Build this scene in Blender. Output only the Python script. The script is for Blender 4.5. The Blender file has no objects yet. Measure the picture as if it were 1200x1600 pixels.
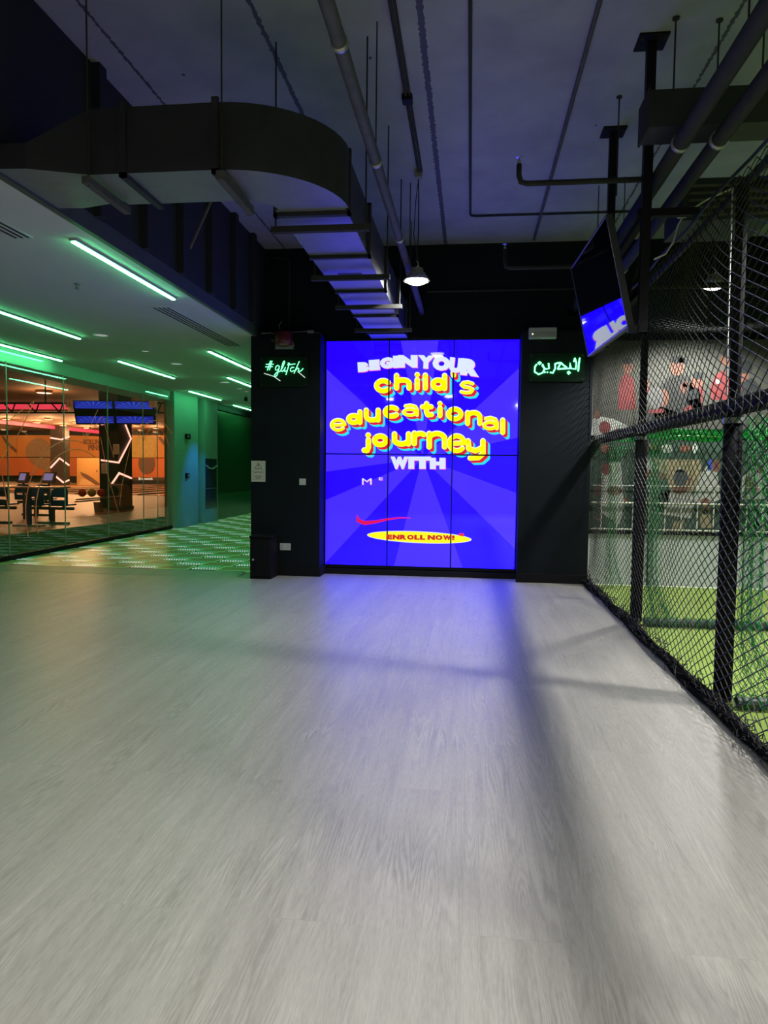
import bpy, math, random
import numpy as np
from mathutils import Vector, Matrix
random.seed(7)
S = bpy.context.scene
COL = S.collection
PI = math.pi
# ------------------------------------------------------------------ camera
CAM_H = 1.4
psi, th, ro = math.radians(6.884), math.radians(3.43), math.radians(0.65)
_r = Vector((math.cos(psi), math.sin(psi), 0)); _fh = Vector((-math.sin(psi), math.cos(psi), 0)); _z = Vector((0, 0, 1))
FWD = _fh*math.cos(th) - _z*math.sin(th); _up = _z*math.cos(th) + _fh*math.sin(th)
RIGHT = _r*math.cos(ro) + _up*math.sin(ro); UP = -_r*math.sin(ro) + _up*math.cos(ro)
cam = bpy.data.cameras.new('camera'); cam_o = bpy.data.objects.new('camera', cam); COL.objects.link(cam_o)
m = Matrix((RIGHT, UP, -FWD)).transposed().to_4x4(); m.translation = Vector((0, 0, CAM_H)); cam_o.matrix_world = m
cam.sensor_fit = 'VERTICAL'; cam.sensor_height = 24.0; cam.lens = 24.0*1110/1600; cam.clip_start = 0.05; cam.clip_end = 200
S.camera = cam_o
def at(px, py, Y):
    d = RIGHT*((px-600)/1110) - UP*((py-800)/1110) + FWD
    t = Y/d.y
    return Vector((d.x*t, Y, CAM_H + d.z*t))
# ------------------------------------------------------------------ world, exposure, light levels
w = bpy.data.worlds.new('world'); S.world = w; w.use_nodes = True
w.node_tree.nodes['Background'].inputs[0].default_value = (0.5, 0.6, 0.8, 1); w.node_tree.nodes['Background'].inputs[1].default_value = 0.003
S.view_settings.view_transform = 'Standard'; S.view_settings.look = 'None'; S.view_settings.exposure = 0.0; S.view_settings.gamma = 1.0
S.view_settings.use_curve_mapping = False
S.cycles.max_bounces = 7; S.cycles.diffuse_bounces = 4; S.cycles.glossy_bounces = 4; S.cycles.transparent_max_bounces = 12
S.cycles.sample_clamp_indirect = 4.0; S.cycles.caustics_reflective = False; S.cycles.caustics_refractive = False
HALL_W = 54.0; PITCH_W = 150.0; ALLEY_W = 300.0; DOWN_W = 5.0
STRIP_E = 33.0; SCREEN_E = 7.0; NEON_E = 11.0; TILE_E = 1.0
# ------------------------------------------------------------------ materials
MATS = {}
def newmat(name):
    mt = bpy.data.materials.new(name); mt.use_nodes = True
    return mt, mt.node_tree.nodes, mt.node_tree.links
def P(name, col, rough=0.6, metal=0.0, spec=0.5, emis=None, estr=0.0, noise=0.0, nscale=8.0, bump=0.0, coat=0.0):
    if name in MATS: return MATS[name]
    mt, N, L = newmat(name); b = N['Principled BSDF']
    b.inputs['Base Color'].default_value = (*col, 1); b.inputs['Roughness'].default_value = rough
    b.inputs['Metallic'].default_value = metal; b.inputs['Specular IOR Level'].default_value = spec
    b.inputs['Coat Weight'].default_value = coat
    if emis: b.inputs['Emission Color'].default_value = (*emis, 1); b.inputs['Emission Strength'].default_value = estr
    if noise or bump:
        tc = N.new('ShaderNodeTexCoord'); n = N.new('ShaderNodeTexNoise'); n.inputs['Scale'].default_value = nscale; n.inputs['Detail'].default_value = 6
        L.new(tc.outputs['Object'], n.inputs['Vector'])
        if noise:
            mx = N.new('ShaderNodeMix'); mx.data_type = 'RGBA'
            mx.inputs[6].default_value = (*[c*(1-noise) for c in col], 1); mx.inputs[7].default_value = (*[min(1, c*(1+noise)) for c in col], 1)
            L.new(n.outputs['Fac'], mx.inputs[0]); L.new(mx.outputs[2], b.inputs['Base Color'])
        if bump:
            bp = N.new('ShaderNodeBump'); bp.inputs['Strength'].default_value = bump; bp.inputs['Distance'].default_value = 0.02
            L.new(n.outputs['Fac'], bp.inputs['Height']); L.new(bp.outputs[0], b.inputs['Normal'])
    MATS[name] = mt; return mt
def E(name, col, strength):
    return P(name, (0.02, 0.02, 0.02), 0.4, emis=col, estr=strength)
def math_node(N, L, op, a, b=None, c=None):
    n = N.new('ShaderNodeMath'); n.operation = op
    for i, v in enumerate((a, b, c)):
        if v is None: continue
        if isinstance(v, (int, float)): n.inputs[i].default_value = v
        else: L.new(v, n.inputs[i])
    return n.outputs[0]
def mat_floor():
    mt, N, L = newmat('grey_wood_vinyl'); b = N['Principled BSDF']
    geo = N.new('ShaderNodeNewGeometry'); 
    mp = N.new('ShaderNodeMapping'); mp.inputs['Rotation'].default_value = (0, 0, PI/2); L.new(geo.outputs['Position'], mp.inputs[0])
    br = N.new('ShaderNodeTexBrick'); br.inputs['Scale'].default_value = 1.0; br.inputs['Brick Width'].default_value = 1.52; br.inputs['Row Height'].default_value = 0.305
    br.inputs['Mortar Size'].default_value = 0.0012; br.inputs['Mortar Smooth'].default_value = 0.3; br.inputs['Color1'].default_value = (0.0, 0, 0, 1); br.inputs['Color2'].default_value = (1, 1, 1, 1)
    br.inputs['Mortar'].default_value = (0.5, 0.5, 0.5, 1); br.offset = 0.37; L.new(mp.outputs[0], br.inputs['Vector'])
    # plank-shifted grain coordinates
    sep = N.new('ShaderNodeSeparateXYZ'); L.new(geo.outputs['Position'], sep.inputs[0])
    comb = N.new('ShaderNodeCombineXYZ')
    L.new(math_node(N, L, 'MULTIPLY', sep.outputs[0], 1.0), comb.inputs[0])
    L.new(math_node(N, L, 'ADD', sep.outputs[1], math_node(N, L, 'MULTIPLY', br.outputs['Color'], 3.7)), comb.inputs[1])
    mg = N.new('ShaderNodeMapping'); mg.inputs['Scale'].default_value = (26, 1.9, 1); L.new(comb.outputs[0], mg.inputs[0])
    n1 = N.new('ShaderNodeTexNoise'); n1.inputs['Scale'].default_value = 1.0; n1.inputs['Detail'].default_value = 9; n1.inputs['Roughness'].default_value = 0.68; n1.inputs['Distortion'].default_value = 1.1
    L.new(mg.outputs[0], n1.inputs['Vector'])
    mg2 = N.new('ShaderNodeMapping'); mg2.inputs['Scale'].default_value = (6.0, 0.42, 1); L.new(comb.outputs[0], mg2.inputs[0])
    n2 = N.new('ShaderNodeTexNoise'); n2.inputs['Scale'].default_value = 1.0; n2.inputs['Detail'].default_value = 2.0; n2.inputs['Distortion'].default_value = 0.25
    L.new(mg2.outputs[0], n2.inputs['Vector'])
    mk = N.new('ShaderNodeMapping'); mk.inputs['Scale'].default_value = (2.6, 1.1, 1); L.new(comb.outputs[0], mk.inputs[0])
    vk = N.new('ShaderNodeTexVoronoi'); vk.inputs['Scale'].default_value = 1.0; L.new(mk.outputs[0], vk.inputs['Vector'])
    knot = math_node(N, L, 'MAXIMUM', math_node(N, L, 'SUBTRACT', 1.0, math_node(N, L, 'MULTIPLY', vk.outputs['Distance'], 7.0)), 0.0)
    # contour lines of the slow noise give the cathedral grain; knots bend them
    ring = math_node(N, L, 'SINE', math_node(N, L, 'MULTIPLY', math_node(N, L, 'ADD', n2.outputs['Fac'], math_node(N, L, 'MULTIPLY', knot, 0.14)), 210.0))
    mask = N.new('ShaderNodeTexNoise'); mask.inputs['Scale'].default_value = 2.3; mask.inputs['Detail'].default_value = 2; L.new(comb.outputs[0], mask.inputs['Vector'])
    ring = math_node(N, L, 'MULTIPLY', ring, math_node(N, L, 'MULTIPLY', math_node(N, L, 'MAXIMUM', math_node(N, L, 'SUBTRACT', mask.outputs['Fac'], 0.42), 0.0), 0.30))
    mg3 = N.new('ShaderNodeMapping'); mg3.inputs['Scale'].default_value = (210, 22, 1); L.new(comb.outputs[0], mg3.inputs[0])
    n3 = N.new('ShaderNodeTexNoise'); n3.inputs['Scale'].default_value = 1.0; n3.inputs['Detail'].default_value = 3; L.new(mg3.outputs[0], n3.inputs['Vector'])
    v = math_node(N, L, 'ADD', math_node(N, L, 'MULTIPLY', n1.outputs['Fac'], 0.46), math_node(N, L, 'MULTIPLY', n2.outputs['Fac'], 0.26))
    v = math_node(N, L, 'ADD', v, ring)
    v = math_node(N, L, 'ADD', v, math_node(N, L, 'MULTIPLY', n3.outputs['Fac'], 0.28))
    v = math_node(N, L, 'SUBTRACT', v, math_node(N, L, 'MULTIPLY', knot, 0.10))
    cr = N.new('ShaderNodeValToRGB'); cr.color_ramp.elements[0].position = 0.34; cr.color_ramp.elements[0].color = (0.275, 0.262, 0.232, 1)
    cr.color_ramp.elements[1].position = 0.66; cr.color_ramp.elements[1].color = (0.46, 0.442, 0.398, 1)
    L.new(v, cr.inputs[0])
    mx = N.new('ShaderNodeMix'); mx.data_type = 'RGBA'; mx.inputs[7].default_value = (0.10, 0.097, 0.09, 1)
    L.new(math_node(N, L, 'MULTIPLY', br.outputs['Fac'], 0.14), mx.inputs[0]); L.new(cr.outputs[0], mx.inputs[6]); L.new(mx.outputs[2], b.inputs['Base Color'])
    L.new(math_node(N, L, 'ADD', 0.33, math_node(N, L, 'MULTIPLY', n1.outputs['Fac'], 0.2)), b.inputs['Roughness'])
    b.inputs['Specular IOR Level'].default_value = 0.5
    bp = N.new('ShaderNodeBump'); bp.inputs['Strength'].default_value = 0.05; bp.inputs['Distance'].default_value = 0.004
    L.new(v, bp.inputs['Height']); L.new(bp.outputs[0], b.inputs['Normal'])
    return mt
def mat_ceiling():
    mt, N, L = newmat('dark_painted_concrete'); b = N['Principled BSDF']
    geo = N.new('ShaderNodeNewGeometry'); sep = N.new('ShaderNodeSeparateXYZ'); L.new(geo.outputs['Position'], sep.inputs[0])
    n = N.new('ShaderNodeTexNoise'); n.inputs['Scale'].default_value = 2.2; n.inputs['Detail'].default_value = 8; L.new(geo.outputs['Position'], n.inputs['Vector'])
    n2 = N.new('ShaderNodeTexNoise'); n2.inputs['Scale'].default_value = 26; n2.inputs['Detail'].default_value = 4; L.new(geo.outputs['Position'], n2.inputs['Vector'])
    mp = N.new('ShaderNodeMapping'); mp.inputs['Scale'].default_value = (3.2, 2.4, 1); L.new(geo.outputs['Position'], mp.inputs[0])
    vo = N.new('ShaderNodeTexVoronoi'); vo.inputs['Scale'].default_value = 1.0; L.new(mp.outputs[0], vo.inputs['Vector'])
    spot = math_node(N, L, 'LESS_THAN', math_node(N, L, 'ADD', vo.outputs['Distance'], math_node(N, L, 'MULTIPLY', n2.outputs['Fac'], 0.09)), 0.085)
    tot = spot
    for xj, wj in ((-0.37, 0.022), (-1.42, 0.017), (-2.49, 0.012), (1.62, 0.012)):
        d = math_node(N, L, 'ABSOLUTE', math_node(N, L, 'SUBTRACT', sep.outputs[0], xj))
        d = math_node(N, L, 'ADD', d, math_node(N, L, 'MULTIPLY', math_node(N, L, 'SUBTRACT', n2.outputs['Fac'], 0.5), 0.045))
        tot = math_node(N, L, 'MAXIMUM', tot, math_node(N, L, 'LESS_THAN', d, wj))
    cr = N.new('ShaderNodeValToRGB'); cr.color_ramp.elements[0].position = 0.3; cr.color_ramp.elements[0].color = (0.28, 0.28, 0.295, 1); cr.color_ramp.elements[1].position = 0.75; cr.color_ramp.elements[1].color = (0.39, 0.39, 0.405, 1)
    L.new(n.outputs['Fac'], cr.inputs[0])
    mx = N.new('ShaderNodeMix'); mx.data_type = 'RGBA'; mx.inputs[7].default_value = (0.016, 0.016, 0.018, 1)
    L.new(math_node(N, L, 'MULTIPLY', tot, 0.85), mx.inputs[0]); L.new(cr.outputs[0], mx.inputs[6]); L.new(mx.outputs[2], b.inputs['Base Color'])
    b.inputs['Roughness'].default_value = 0.65
    bp = N.new('ShaderNodeBump'); bp.inputs['Strength'].default_value = 0.25; bp.inputs['Distance'].default_value = 0.01
    L.new(n2.outputs['Fac'], bp.inputs['Height']); L.new(bp.outputs[0], b.inputs['Normal'])
    return mt
def mat_led_floor(name, glow, rough=0.36, spec=0.12):
    """glossy tiles: lit green glass rectangles in running bond with rows of small lit squares on black between them"""
    mt, N, L = newmat(name); b = N['Principled BSDF']
    geo = N.new('ShaderNodeNewGeometry'); sep = N.new('ShaderNodeSeparateXYZ'); L.new(geo.outputs['Position'], sep.inputs[0])
    CW, CH = 0.88, 0.42      # cell size
    yv = math_node(N, L, 'DIVIDE', sep.outputs[1], CH); row = math_node(N, L, 'FLOOR', yv); fy = math_node(N, L, 'FRACT', yv)
    fxs = math_node(N, L, 'FRACT', math_node(N, L, 'ADD', math_node(N, L, 'DIVIDE', sep.outputs[0], CW), math_node(N, L, 'MULTIPLY', row, 0.45)))
    def band(v, lo, hi):
        return math_node(N, L, 'MULTIPLY', math_node(N, L, 'GREATER_THAN', v, lo), math_node(N, L, 'LESS_THAN', v, hi))
    tile = math_node(N, L, 'MULTIPLY', band(fxs, 0.0, 0.56), band(fy, 0.05, 0.95))
    core = math_node(N, L, 'MULTIPLY', band(fxs, 0.03, 0.53), band(fy, 0.12, 0.88))
    dots = math_node(N, L, 'MULTIPLY', band(fxs, 0.59, 0.98), band(fy, 0.12, 0.62))
    dx = math_node(N, L, 'FRACT', math_node(N, L, 'MULTIPLY', fxs, 22.0)); dy = math_node(N, L, 'FRACT', math_node(N, L, 'MULTIPLY', math_node(N, L, 'SUBTRACT', fy, 0.12), 4.0))
    dots = math_node(N, L, 'MULTIPLY', dots, math_node(N, L, 'MULTIPLY', band(dx, 0.25, 0.75), band(dy, 0.2, 0.8)))
    lines = math_node(N, L, 'MULTIPLY', band(fxs, 0.59, 0.98), math_node(N, L, 'MAXIMUM', band(fy, 0.72, 0.77), band(fy, 0.88, 0.92)))
    edge = math_node(N, L, 'SUBTRACT', tile, core)
    def rgb(fac, col, prev):
        mx = N.new('ShaderNodeMix'); mx.data_type = 'RGBA'; L.new(fac, mx.inputs[0]); mx.inputs[7].default_value = (*col, 1)
        if isinstance(prev, tuple): mx.inputs[6].default_value = (*prev, 1)
        else: L.new(prev, mx.inputs[6])
        return mx.outputs[2]
    c = rgb(tile, (0.05, 0.085, 0.04), (0.003, 0.005, 0.004)); c = rgb(dots, (0.35, 0.45, 0.38), c)
    e = rgb(core, (0.030, 0.070, 0.014), (0.0, 0.004, 0.001)); e = rgb(edge, (0.08, 0.36, 0.08), e)
    e = rgb(dots, (0.6, 1.0, 0.7), e); e = rgb(lines, (0.10, 0.75, 0.25), e)
    L.new(c, b.inputs['Base Color']); L.new(e, b.inputs['Emission Color']); b.inputs['Emission Strength'].default_value = glow
    b.inputs['Roughness'].default_value = rough; b.inputs['Specular IOR Level'].default_value = spec
    return mt
def mat_screen():
    mt, N, L = newmat('lit_display'); b = N['Principled BSDF']
    geo = N.new('ShaderNodeNewGeometry'); sep = N.new('ShaderNodeSeparateXYZ'); L.new(geo.outputs['Position'], sep.inputs[0])
    c = at(660, 716, 9.3)
    a = math_node(N, L, 'ARCTAN2', math_node(N, L, 'SUBTRACT', sep.outputs[2], c.z), math_node(N, L, 'SUBTRACT', sep.outputs[0], c.x))
    a = math_node(N, L, 'ADD', math_node(N, L, 'DIVIDE', a, 2*PI), 0.5)
    cr = N.new('ShaderNodeValToRGB'); cr.color_ramp.interpolation = 'CONSTANT'
    dark, light = (0.0028, 0.0, 0.55, 1), (0.009, 0.0036, 0.55, 1)
    stops = [(-180, 1), (-172, 0), (-156.8, 1), (-133.2, 0), (-105.3, 1), (-69.7, 0), (-43.6, 1), (-20.3, 0), (12, 1), (43.5, 0), (82, 1), (100, 0), (136.5, 1)]
    els = cr.color_ramp.elements
    for i, (d, s) in enumerate(stops):
        p = (d+180)/360
        el = els[i] if i < 2 else els.new(p)
        el.position = p; el.color = light if s else dark
    L.new(a, cr.inputs[0])
    L.new(cr.outputs[0], b.inputs['Emission Color']); b.inputs['Emission Strength'].default_value = SCREEN_E
    b.inputs['Base Color'].default_value = (0.01, 0.01, 0.015, 1); b.inputs['Roughness'].default_value = 0.03
    return mt
def mat_glass(name, tint=(1, 1, 1)):
    mt, N, L = newmat(name); out = N['Material Output']; N.remove(N['Principled BSDF'])
    t = N.new('ShaderNodeBsdfTransparent'); t.inputs[0].default_value = (*tint, 1); g = N.new('ShaderNodeBsdfGlossy'); g.inputs['Roughness'].default_value = 0.01
    f = N.new('ShaderNodeFresnel'); ge = N.new('ShaderNodeNewGeometry')
    ior = math_node(N, L, 'SUBTRACT', 1.5, math_node(N, L, 'MULTIPLY', ge.outputs['Backfacing'], 1.5-1/1.5)); L.new(ior, f.inputs[0])
    mx = N.new('ShaderNodeMixShader'); L.new(f.outputs[0], mx.inputs[0]); L.new(t.outputs[0], mx.inputs[1]); L.new(g.outputs[0], mx.inputs[2]); L.new(mx.outputs[0], out.inputs[0])
    return mt
def mat_netgreen():
    mt, N, L = newmat('green_twine'); out = N['Material Output']; b = N['Principled BSDF']
    b.inputs['Base Color'].default_value = (0.03, 0.30, 0.09, 1); b.inputs['Roughness'].default_value = 0.6
    tr = N.new('ShaderNodeBsdfTranslucent'); tr.inputs[0].default_value = (0.05, 0.5, 0.14, 1)
    mx = N.new('ShaderNodeMixShader'); mx.inputs[0].default_value = 0.5; L.new(b.outputs[0], mx.inputs[1]); L.new(tr.outputs[0], mx.inputs[2]); L.new(mx.outputs[0], out.inputs[0])
    return mt
M_FLOOR = mat_floor(); M_CEIL = mat_ceiling(); M_LED = mat_led_floor('led_tile_floor', TILE_E); M_CARPET = mat_led_floor('patterned_green_floor', 0.10, 0.95, 0.0)
M_SCREEN = mat_screen(); M_GLASS = mat_glass('clear_glass'); M_GREEN = mat_netgreen()
M_BLACK = P('black_wall_paint', (0.0085, 0.0115, 0.0145), 0.65, spec=0.12, noise=0.15, nscale=3)
M_BLACK2 = P('black_metal', (0.010, 0.010, 0.012), 0.55, spec=0.12)
M_DUCT = P('dark_duct_metal', (0.034, 0.036, 0.042), 0.6, 0.0, 0.25, noise=0.25, nscale=5)
M_DUCTB = P('lighter_duct_metal', (0.21, 0.21, 0.235), 0.45, 0.3, noise=0.25, nscale=7)
M_PIPE = P('dull_grey_pipe', (0.10, 0.10, 0.10), 0.7, 0.0, 0.06, noise=0.35, nscale=14)
M_PIPED = P('dark_pipe', (0.05, 0.05, 0.048), 0.7, 0.0, 0.04, noise=0.2, nscale=14)
M_BULK = P('bulkhead_black', (0.034, 0.037, 0.042), 0.7, spec=0.15)
M_CORR = P('corridor_plaster', (0.62, 0.63, 0.60), 0.8, noise=0.05, nscale=2)
M_WHITE = P('white_plastic', (0.62, 0.62, 0.58), 0.45)
M_GREY = P('grey_plastic', (0.25, 0.25, 0.25), 0.5)
M_TWINE = P('black_twine', (0.015, 0.016, 0.016), 0.5, spec=0.12)
M_PAD = P('black_foam_pad', (0.010, 0.010, 0.011), 0.65, spec=0.03)
M_HEM = P('black_hem', (0.010, 0.010, 0.011), 0.9, spec=0.0)
M_TURF = P('lime_turf', (0.24, 0.35, 0.06), 0.9, noise=0.25, nscale=60, bump=0.4)
M_TURFLINE = P('white_turf_line', (0.75, 0.78, 0.65), 0.9)
# ------------------------------------------------------------------ mesh helpers
class MB:
    def __init__(s): s.v = []; s.f = []
    def add(s, vs, fs):
        o = len(s.v); s.v += [tuple(x) for x in vs]; s.f += [tuple(i+o for i in f) for f in fs]; return s
    def box(s, x0, x1, y0, y1, z0, z1, bev=0.0):
        if bev > 0:
            b = min(bev, (x1-x0)/2.01, (y1-y0)/2.01, (z1-z0)/2.01)
            # chamfered box: three nested shells (24 verts)
            vs = []; idx = {}
            for ax in range(3):
                for sx in (0, 1):
                    for sy in (0, 1):
                        for sz in (0, 1):
                            p = [(x0, x1)[sx], (y0, y1)[sy], (z0, z1)[sz]]; sg = (sx, sy, sz)
                            for k in range(3):
                                if k != ax: p[k] += b if sg[k] == 0 else -b
                            idx[(ax, sx, sy, sz)] = len(vs); vs.append(p)
            fs = []
            for ax in range(3):
                o = [k for k in range(3) if k != ax]
                for sd in (0, 1):
                    q = []
                    for (a, c) in ((0, 0), (1, 0), (1, 1), (0, 1)):
                        sg = [0, 0, 0]; sg[ax] = sd; sg[o[0]] = a; sg[o[1]] = c; q.append(idx[(ax, *sg)])
                    fs.append(q)
                for a in (0, 1):
                    for c in (0, 1):
                        sg0 = [0, 0, 0]; sg1 = [0, 0, 0]; sg0[o[0]] = sg1[o[0]] = a; sg0[o[1]] = sg1[o[1]] = c; sg1[ax] = 1
                        fs.append((idx[(o[0], *sg0)], idx[(o[0], *sg1)], idx[(o[1], *sg1)], idx[(o[1], *sg0)]))
            for sx in (0, 1):
                for sy in (0, 1):
                    for sz in (0, 1): fs.append((idx[(0, sx, sy, sz)], idx[(1, sx, sy, sz)], idx[(2, sx, sy, sz)]))
            return s.add(vs, fs)
        vs = [(x, y, z) for z in (z0, z1) for y in (y0, y1) for x in (x0, x1)]
        return s.add(vs, [(0, 2, 3, 1), (4, 5, 7, 6), (0, 1, 5, 4), (2, 6, 7, 3), (0, 4, 6, 2), (1, 3, 7, 5)])
    def hexa(s, p):   # eight corners, bottom ring then top ring
        return s.add(p, [(3, 2, 1, 0), (4, 5, 6, 7), (0, 1, 5, 4), (1, 2, 6, 5), (2, 3, 7, 6), (3, 0, 4, 7)])
    def tube(s, path, r, n=10, closed=False, rs=None):
        path = [Vector(p) for p in path]; k = len(path); o = len(s.v); prev = None
        for i, p in enumerate(path):
            if closed: t = path[(i+1) % k] - path[i-1]
            else: t = path[min(i+1, k-1)] - path[max(i-1, 0)]
            t.normalize()
            if prev is None:
                a = Vector((0, 0, 1)) if abs(t.z) < 0.9 else Vector((1, 0, 0)); u = t.cross(a).normalized()
            else: u = (prev - t*prev.dot(t)).normalized()
            prev = u; q = t.cross(u); rr = rs[i] if rs else r
            for j in range(n):
                an = 2*PI*j/n; s.v.append(tuple(p + (u*math.cos(an) + q*math.sin(an))*rr))
        for i in range(k if closed else k-1):
            for j in range(n):
                a = o+i*n; b2 = o+((i+1) % k)*n
                s.f.append((a+j, a+(j+1) % n, b2+(j+1) % n, b2+j))
        if not closed:
            s.f.append(tuple(o+j for j in range(n))[::-1]); s.f.append(tuple(o+(k-1)*n+j for j in range(n)))
        return s
    def cyl(s, p0, p1, r, n=16): return s.tube([p0, p1], r, n)
    def lathe(s, c, prof, n=24):   # profile of (r, z) round the vertical through c
        o = len(s.v); k = len(prof)
        for r, z in prof:
            for j in range(n):
                a = 2*PI*j/n; s.v.append((c[0]+r*math.cos(a), c[1]+r*math.sin(a), c[2]+z))
        for i in range(k-1):
            for j in range(n): s.f.append((o+i*n+j, o+i*n+(j+1) % n, o+(i+1)*n+(j+1) % n, o+(i+1)*n+j))
        return s
    def prism(s, poly, ext):       # flat polygon of 3-D points pushed along ext
        n = len(poly); e = Vector(ext)
        vs = [Vector(p) for p in poly] + [Vector(p)+e for p in poly]
        return s.add(vs, [tuple(range(n))[::-1], tuple(range(n, 2*n))] + [(i, (i+1) % n, n+(i+1) % n, n+i) for i in range(n)])
    def poly(s, pts): return s.add(pts, [tuple(range(len(pts)))])
    def build(s, name, mat, parent=None, smooth=False):
        off = Vector((0, 0, 0)); q = parent
        while q is not None: off += q.location; q = q.parent
        used = sorted({i for f in s.f for i in f})
        if len(used) < len(s.v): mp = {i: k for k, i in enumerate(used)}; s.v = [s.v[i] for i in used]; s.f = [tuple(mp[i] for i in f) for f in s.f]
        me = bpy.data.meshes.new(name); me.from_pydata([(x-off.x, y-off.y, z-off.z) for x, y, z in s.v], [], s.f)
        me.materials.append(mat); me.update()
        if smooth: me.polygons.foreach_set('use_smooth', [True]*len(me.polygons)); 
        o = bpy.data.objects.new(name, me); COL.objects.link(o)
        if parent: o.parent = parent
        return o
def tag(o, label, cat, group=None, kind=None):
    if label: o['label'] = label
    if cat: o['category'] = cat
    if group: o['group'] = group
    if kind: o['kind'] = kind
    return o
def thing(name, label, cat, loc, group=None):
    o = bpy.data.objects.new(name, None); COL.objects.link(o); o.location = loc; o.empty_display_size = 0.1
    return tag(o, label, cat, group)
def struct(mb, name, mat, label=None):
    o = mb.build(name, mat); o['kind'] = 'structure'
    if label: o['label'] = label
    return o
def copy_tree(src, loc, label=None):
    c = src.copy(); COL.objects.link(c); c.location = loc
    if label: c['label'] = label
    for ch in src.children:
        d = ch.copy(); COL.objects.link(d); d.parent = c
        for g in ch.children:
            e = g.copy(); COL.objects.link(e); e.parent = d
    return c
def text_mb(s, height, offset=0.0, bold=0.0, width=None):
    """flat glyph mesh in x,y fitted to the height (and width) given, origin bottom-left"""
    cu = bpy.data.curves.new('glyphs', 'FONT'); cu.body = s; cu.size = 1.0; cu.offset = bold; cu.resolution_u = 3
    ob = bpy.data.objects.new('glyphs', cu); COL.objects.link(ob)
    dg = bpy.context.evaluated_depsgraph_get(); dg.update()
    me = bpy.data.meshes.new_from_object(ob.evaluated_get(dg))
    vs = [v.co.copy() for v in me.vertices]; fs = [tuple(p.vertices) for p in me.polygons]
    bpy.data.objects.remove(ob); bpy.data.curves.remove(cu); bpy.data.meshes.remove(me)
    x0 = min(v.x for v in vs); x1 = max(v.x for v in vs); y0 = min(v.y for v in vs); y1 = max(v.y for v in vs)
    k = height/(y1-y0); kx = k if width is None else width/(x1-x0)
    return [((v.x-x0)*kx, (v.y-y0)*k) for v in vs], fs
# ------------------------------------------------------------------ room shell
CZ = 4.3; LZ = 3.096; GX = -6.7
struct(MB().box(-6.75, 1.5, -4.5, 9.36, -0.2, 0), 'floor', M_FLOOR)
struct(MB().box(-6.75, -2.80, 9.08, 27, -0.19, 0.004), 'floor.001', M_LED, 'green lit tile floor of the corridor')
struct(MB().box(1.5, 7, -4.5, 9.3, -0.2, 0.002), 'floor.002', M_TURF, 'lime green turf of the pitch')
struct(MB().box(-45, -6.7, 9.3, 58, -0.25, -0.001), 'floor.003', P('alley_tile', (0.30, 0.165, 0.08), 0.42, spec=0.2, noise=0.35, nscale=2.5), 'glossy warm floor of the bowling alley')
struct(MB().hexa([(-9.6, 9.3, -0.001), (-6.78, 9.3, -0.001), (-6.78, 27, -0.001), (-7.7, 27, -0.001), (-9.6, 9.3, 0.004), (-6.78, 9.3, 0.004), (-6.78, 27, 0.004), (-7.7, 27, 0.004)]), 'floor.004', M_CARPET, 'dark green patterned floor strip behind the glass')
# ramped threshold where the wood meets the lit tiles
struct(MB().hexa([(-6.6, 8.72, 0.0), (-2.92, 8.62, 0.0), (-2.92, 9.12, 0.0), (-6.6, 9.12, 0.0), (-6.6, 8.72, 0.002), (-2.98, 8.66, 0.002), (-2.98, 9.12, 0.02), (-6.6, 9.12, 0.02)]), 'trim_1', M_FLOOR)
struct(MB().box(-2.76, 7, -4.5, 9.6, CZ, CZ+0.2), 'ceiling', M_CEIL)
struct(MB().box(-6.75, -2.76, -4.5, 27, LZ, LZ+0.12), 'ceiling.001', M_CORR, 'pale lower ceiling over the corridor')
struct(MB().box(-45, -6.75, 9.3, 58, 4.25, 4.4), 'ceiling.002', P('alley_ceiling', (0.15, 0.075, 0.04), 0.8, noise=0.3, nscale=1.0), 'brown ceiling of the bowling alley')
bk = struct(MB().box(-2.88, -2.76, -4.5, 9.4, LZ+0.12, CZ), 'wall_left', M_BULK, 'black bulkhead above the corridor ceiling')
for i, yy in enumerate((5.0, 5.75, 6.5, 7.25, 8.0, 8.7)):
    MB().box(-2.76, -2.70, yy, yy+0.10, LZ+0.12, CZ).build('stud', M_BULK, bk)
struct(MB().box(-2.80, -2.755, -4.5, 9.4, LZ-0.005, LZ+0.125), 'trim_2', P('edge_angle', (0.10, 0.11, 0.10), 0.5, 0.4))
struct(MB().box(-2.90, 7, 9.36, 9.6, 0, CZ), 'wall_back', M_BLACK)
struct(MB().box(-2.84, -1.925, 9.0, 9.36, 0, 3.12), 'wall_back_pillar_left', M_BLACK)
struct(MB().box(0.602, 1.47, 9.03, 9.36, 0, 3.12), 'wall_back_pillar_right', M_BLACK)
struct(MB().box(-2.90, -2.80, 9.36, 27, 0, LZ), 'wall_corridor_right', P('corridor_green_paint', (0.10, 0.20, 0.12), 0.5))
struct(MB().box(-6.9, -6.66, -4.5, 9.32, 0, LZ), 'wall_far_left', P('dark_jamb', (0.02, 0.03, 0.028), 0.5))
struct(MB().box(-6.9, 7, -4.6, -4.5, 0, CZ), 'wall_rear', P('rear_wall_paint', (0.16, 0.16, 0.17), 0.7))
struct(MB().box(7, 7.1, -4.6, 9.6, 0, CZ), 'wall_right', P('pitch_wall_paint', (0.10, 0.11, 0.11), 0.7))
for nm, x0, x1, y0, y1 in (('baseboard_left', -2.47, -1.915, 8.985, 9.0), ('baseboard_right', 0.592, 1.45, 9.015, 9.03)):
    struct(MB().box(x0, x1, y0, y1, 0, 0.115, 0.004), nm, M_BLACK2)
struct(MB().box(-1.925, -1.91, 9.0, 9.33, 0, 0.115), 'baseboard_left_return', M_BLACK2)
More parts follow.
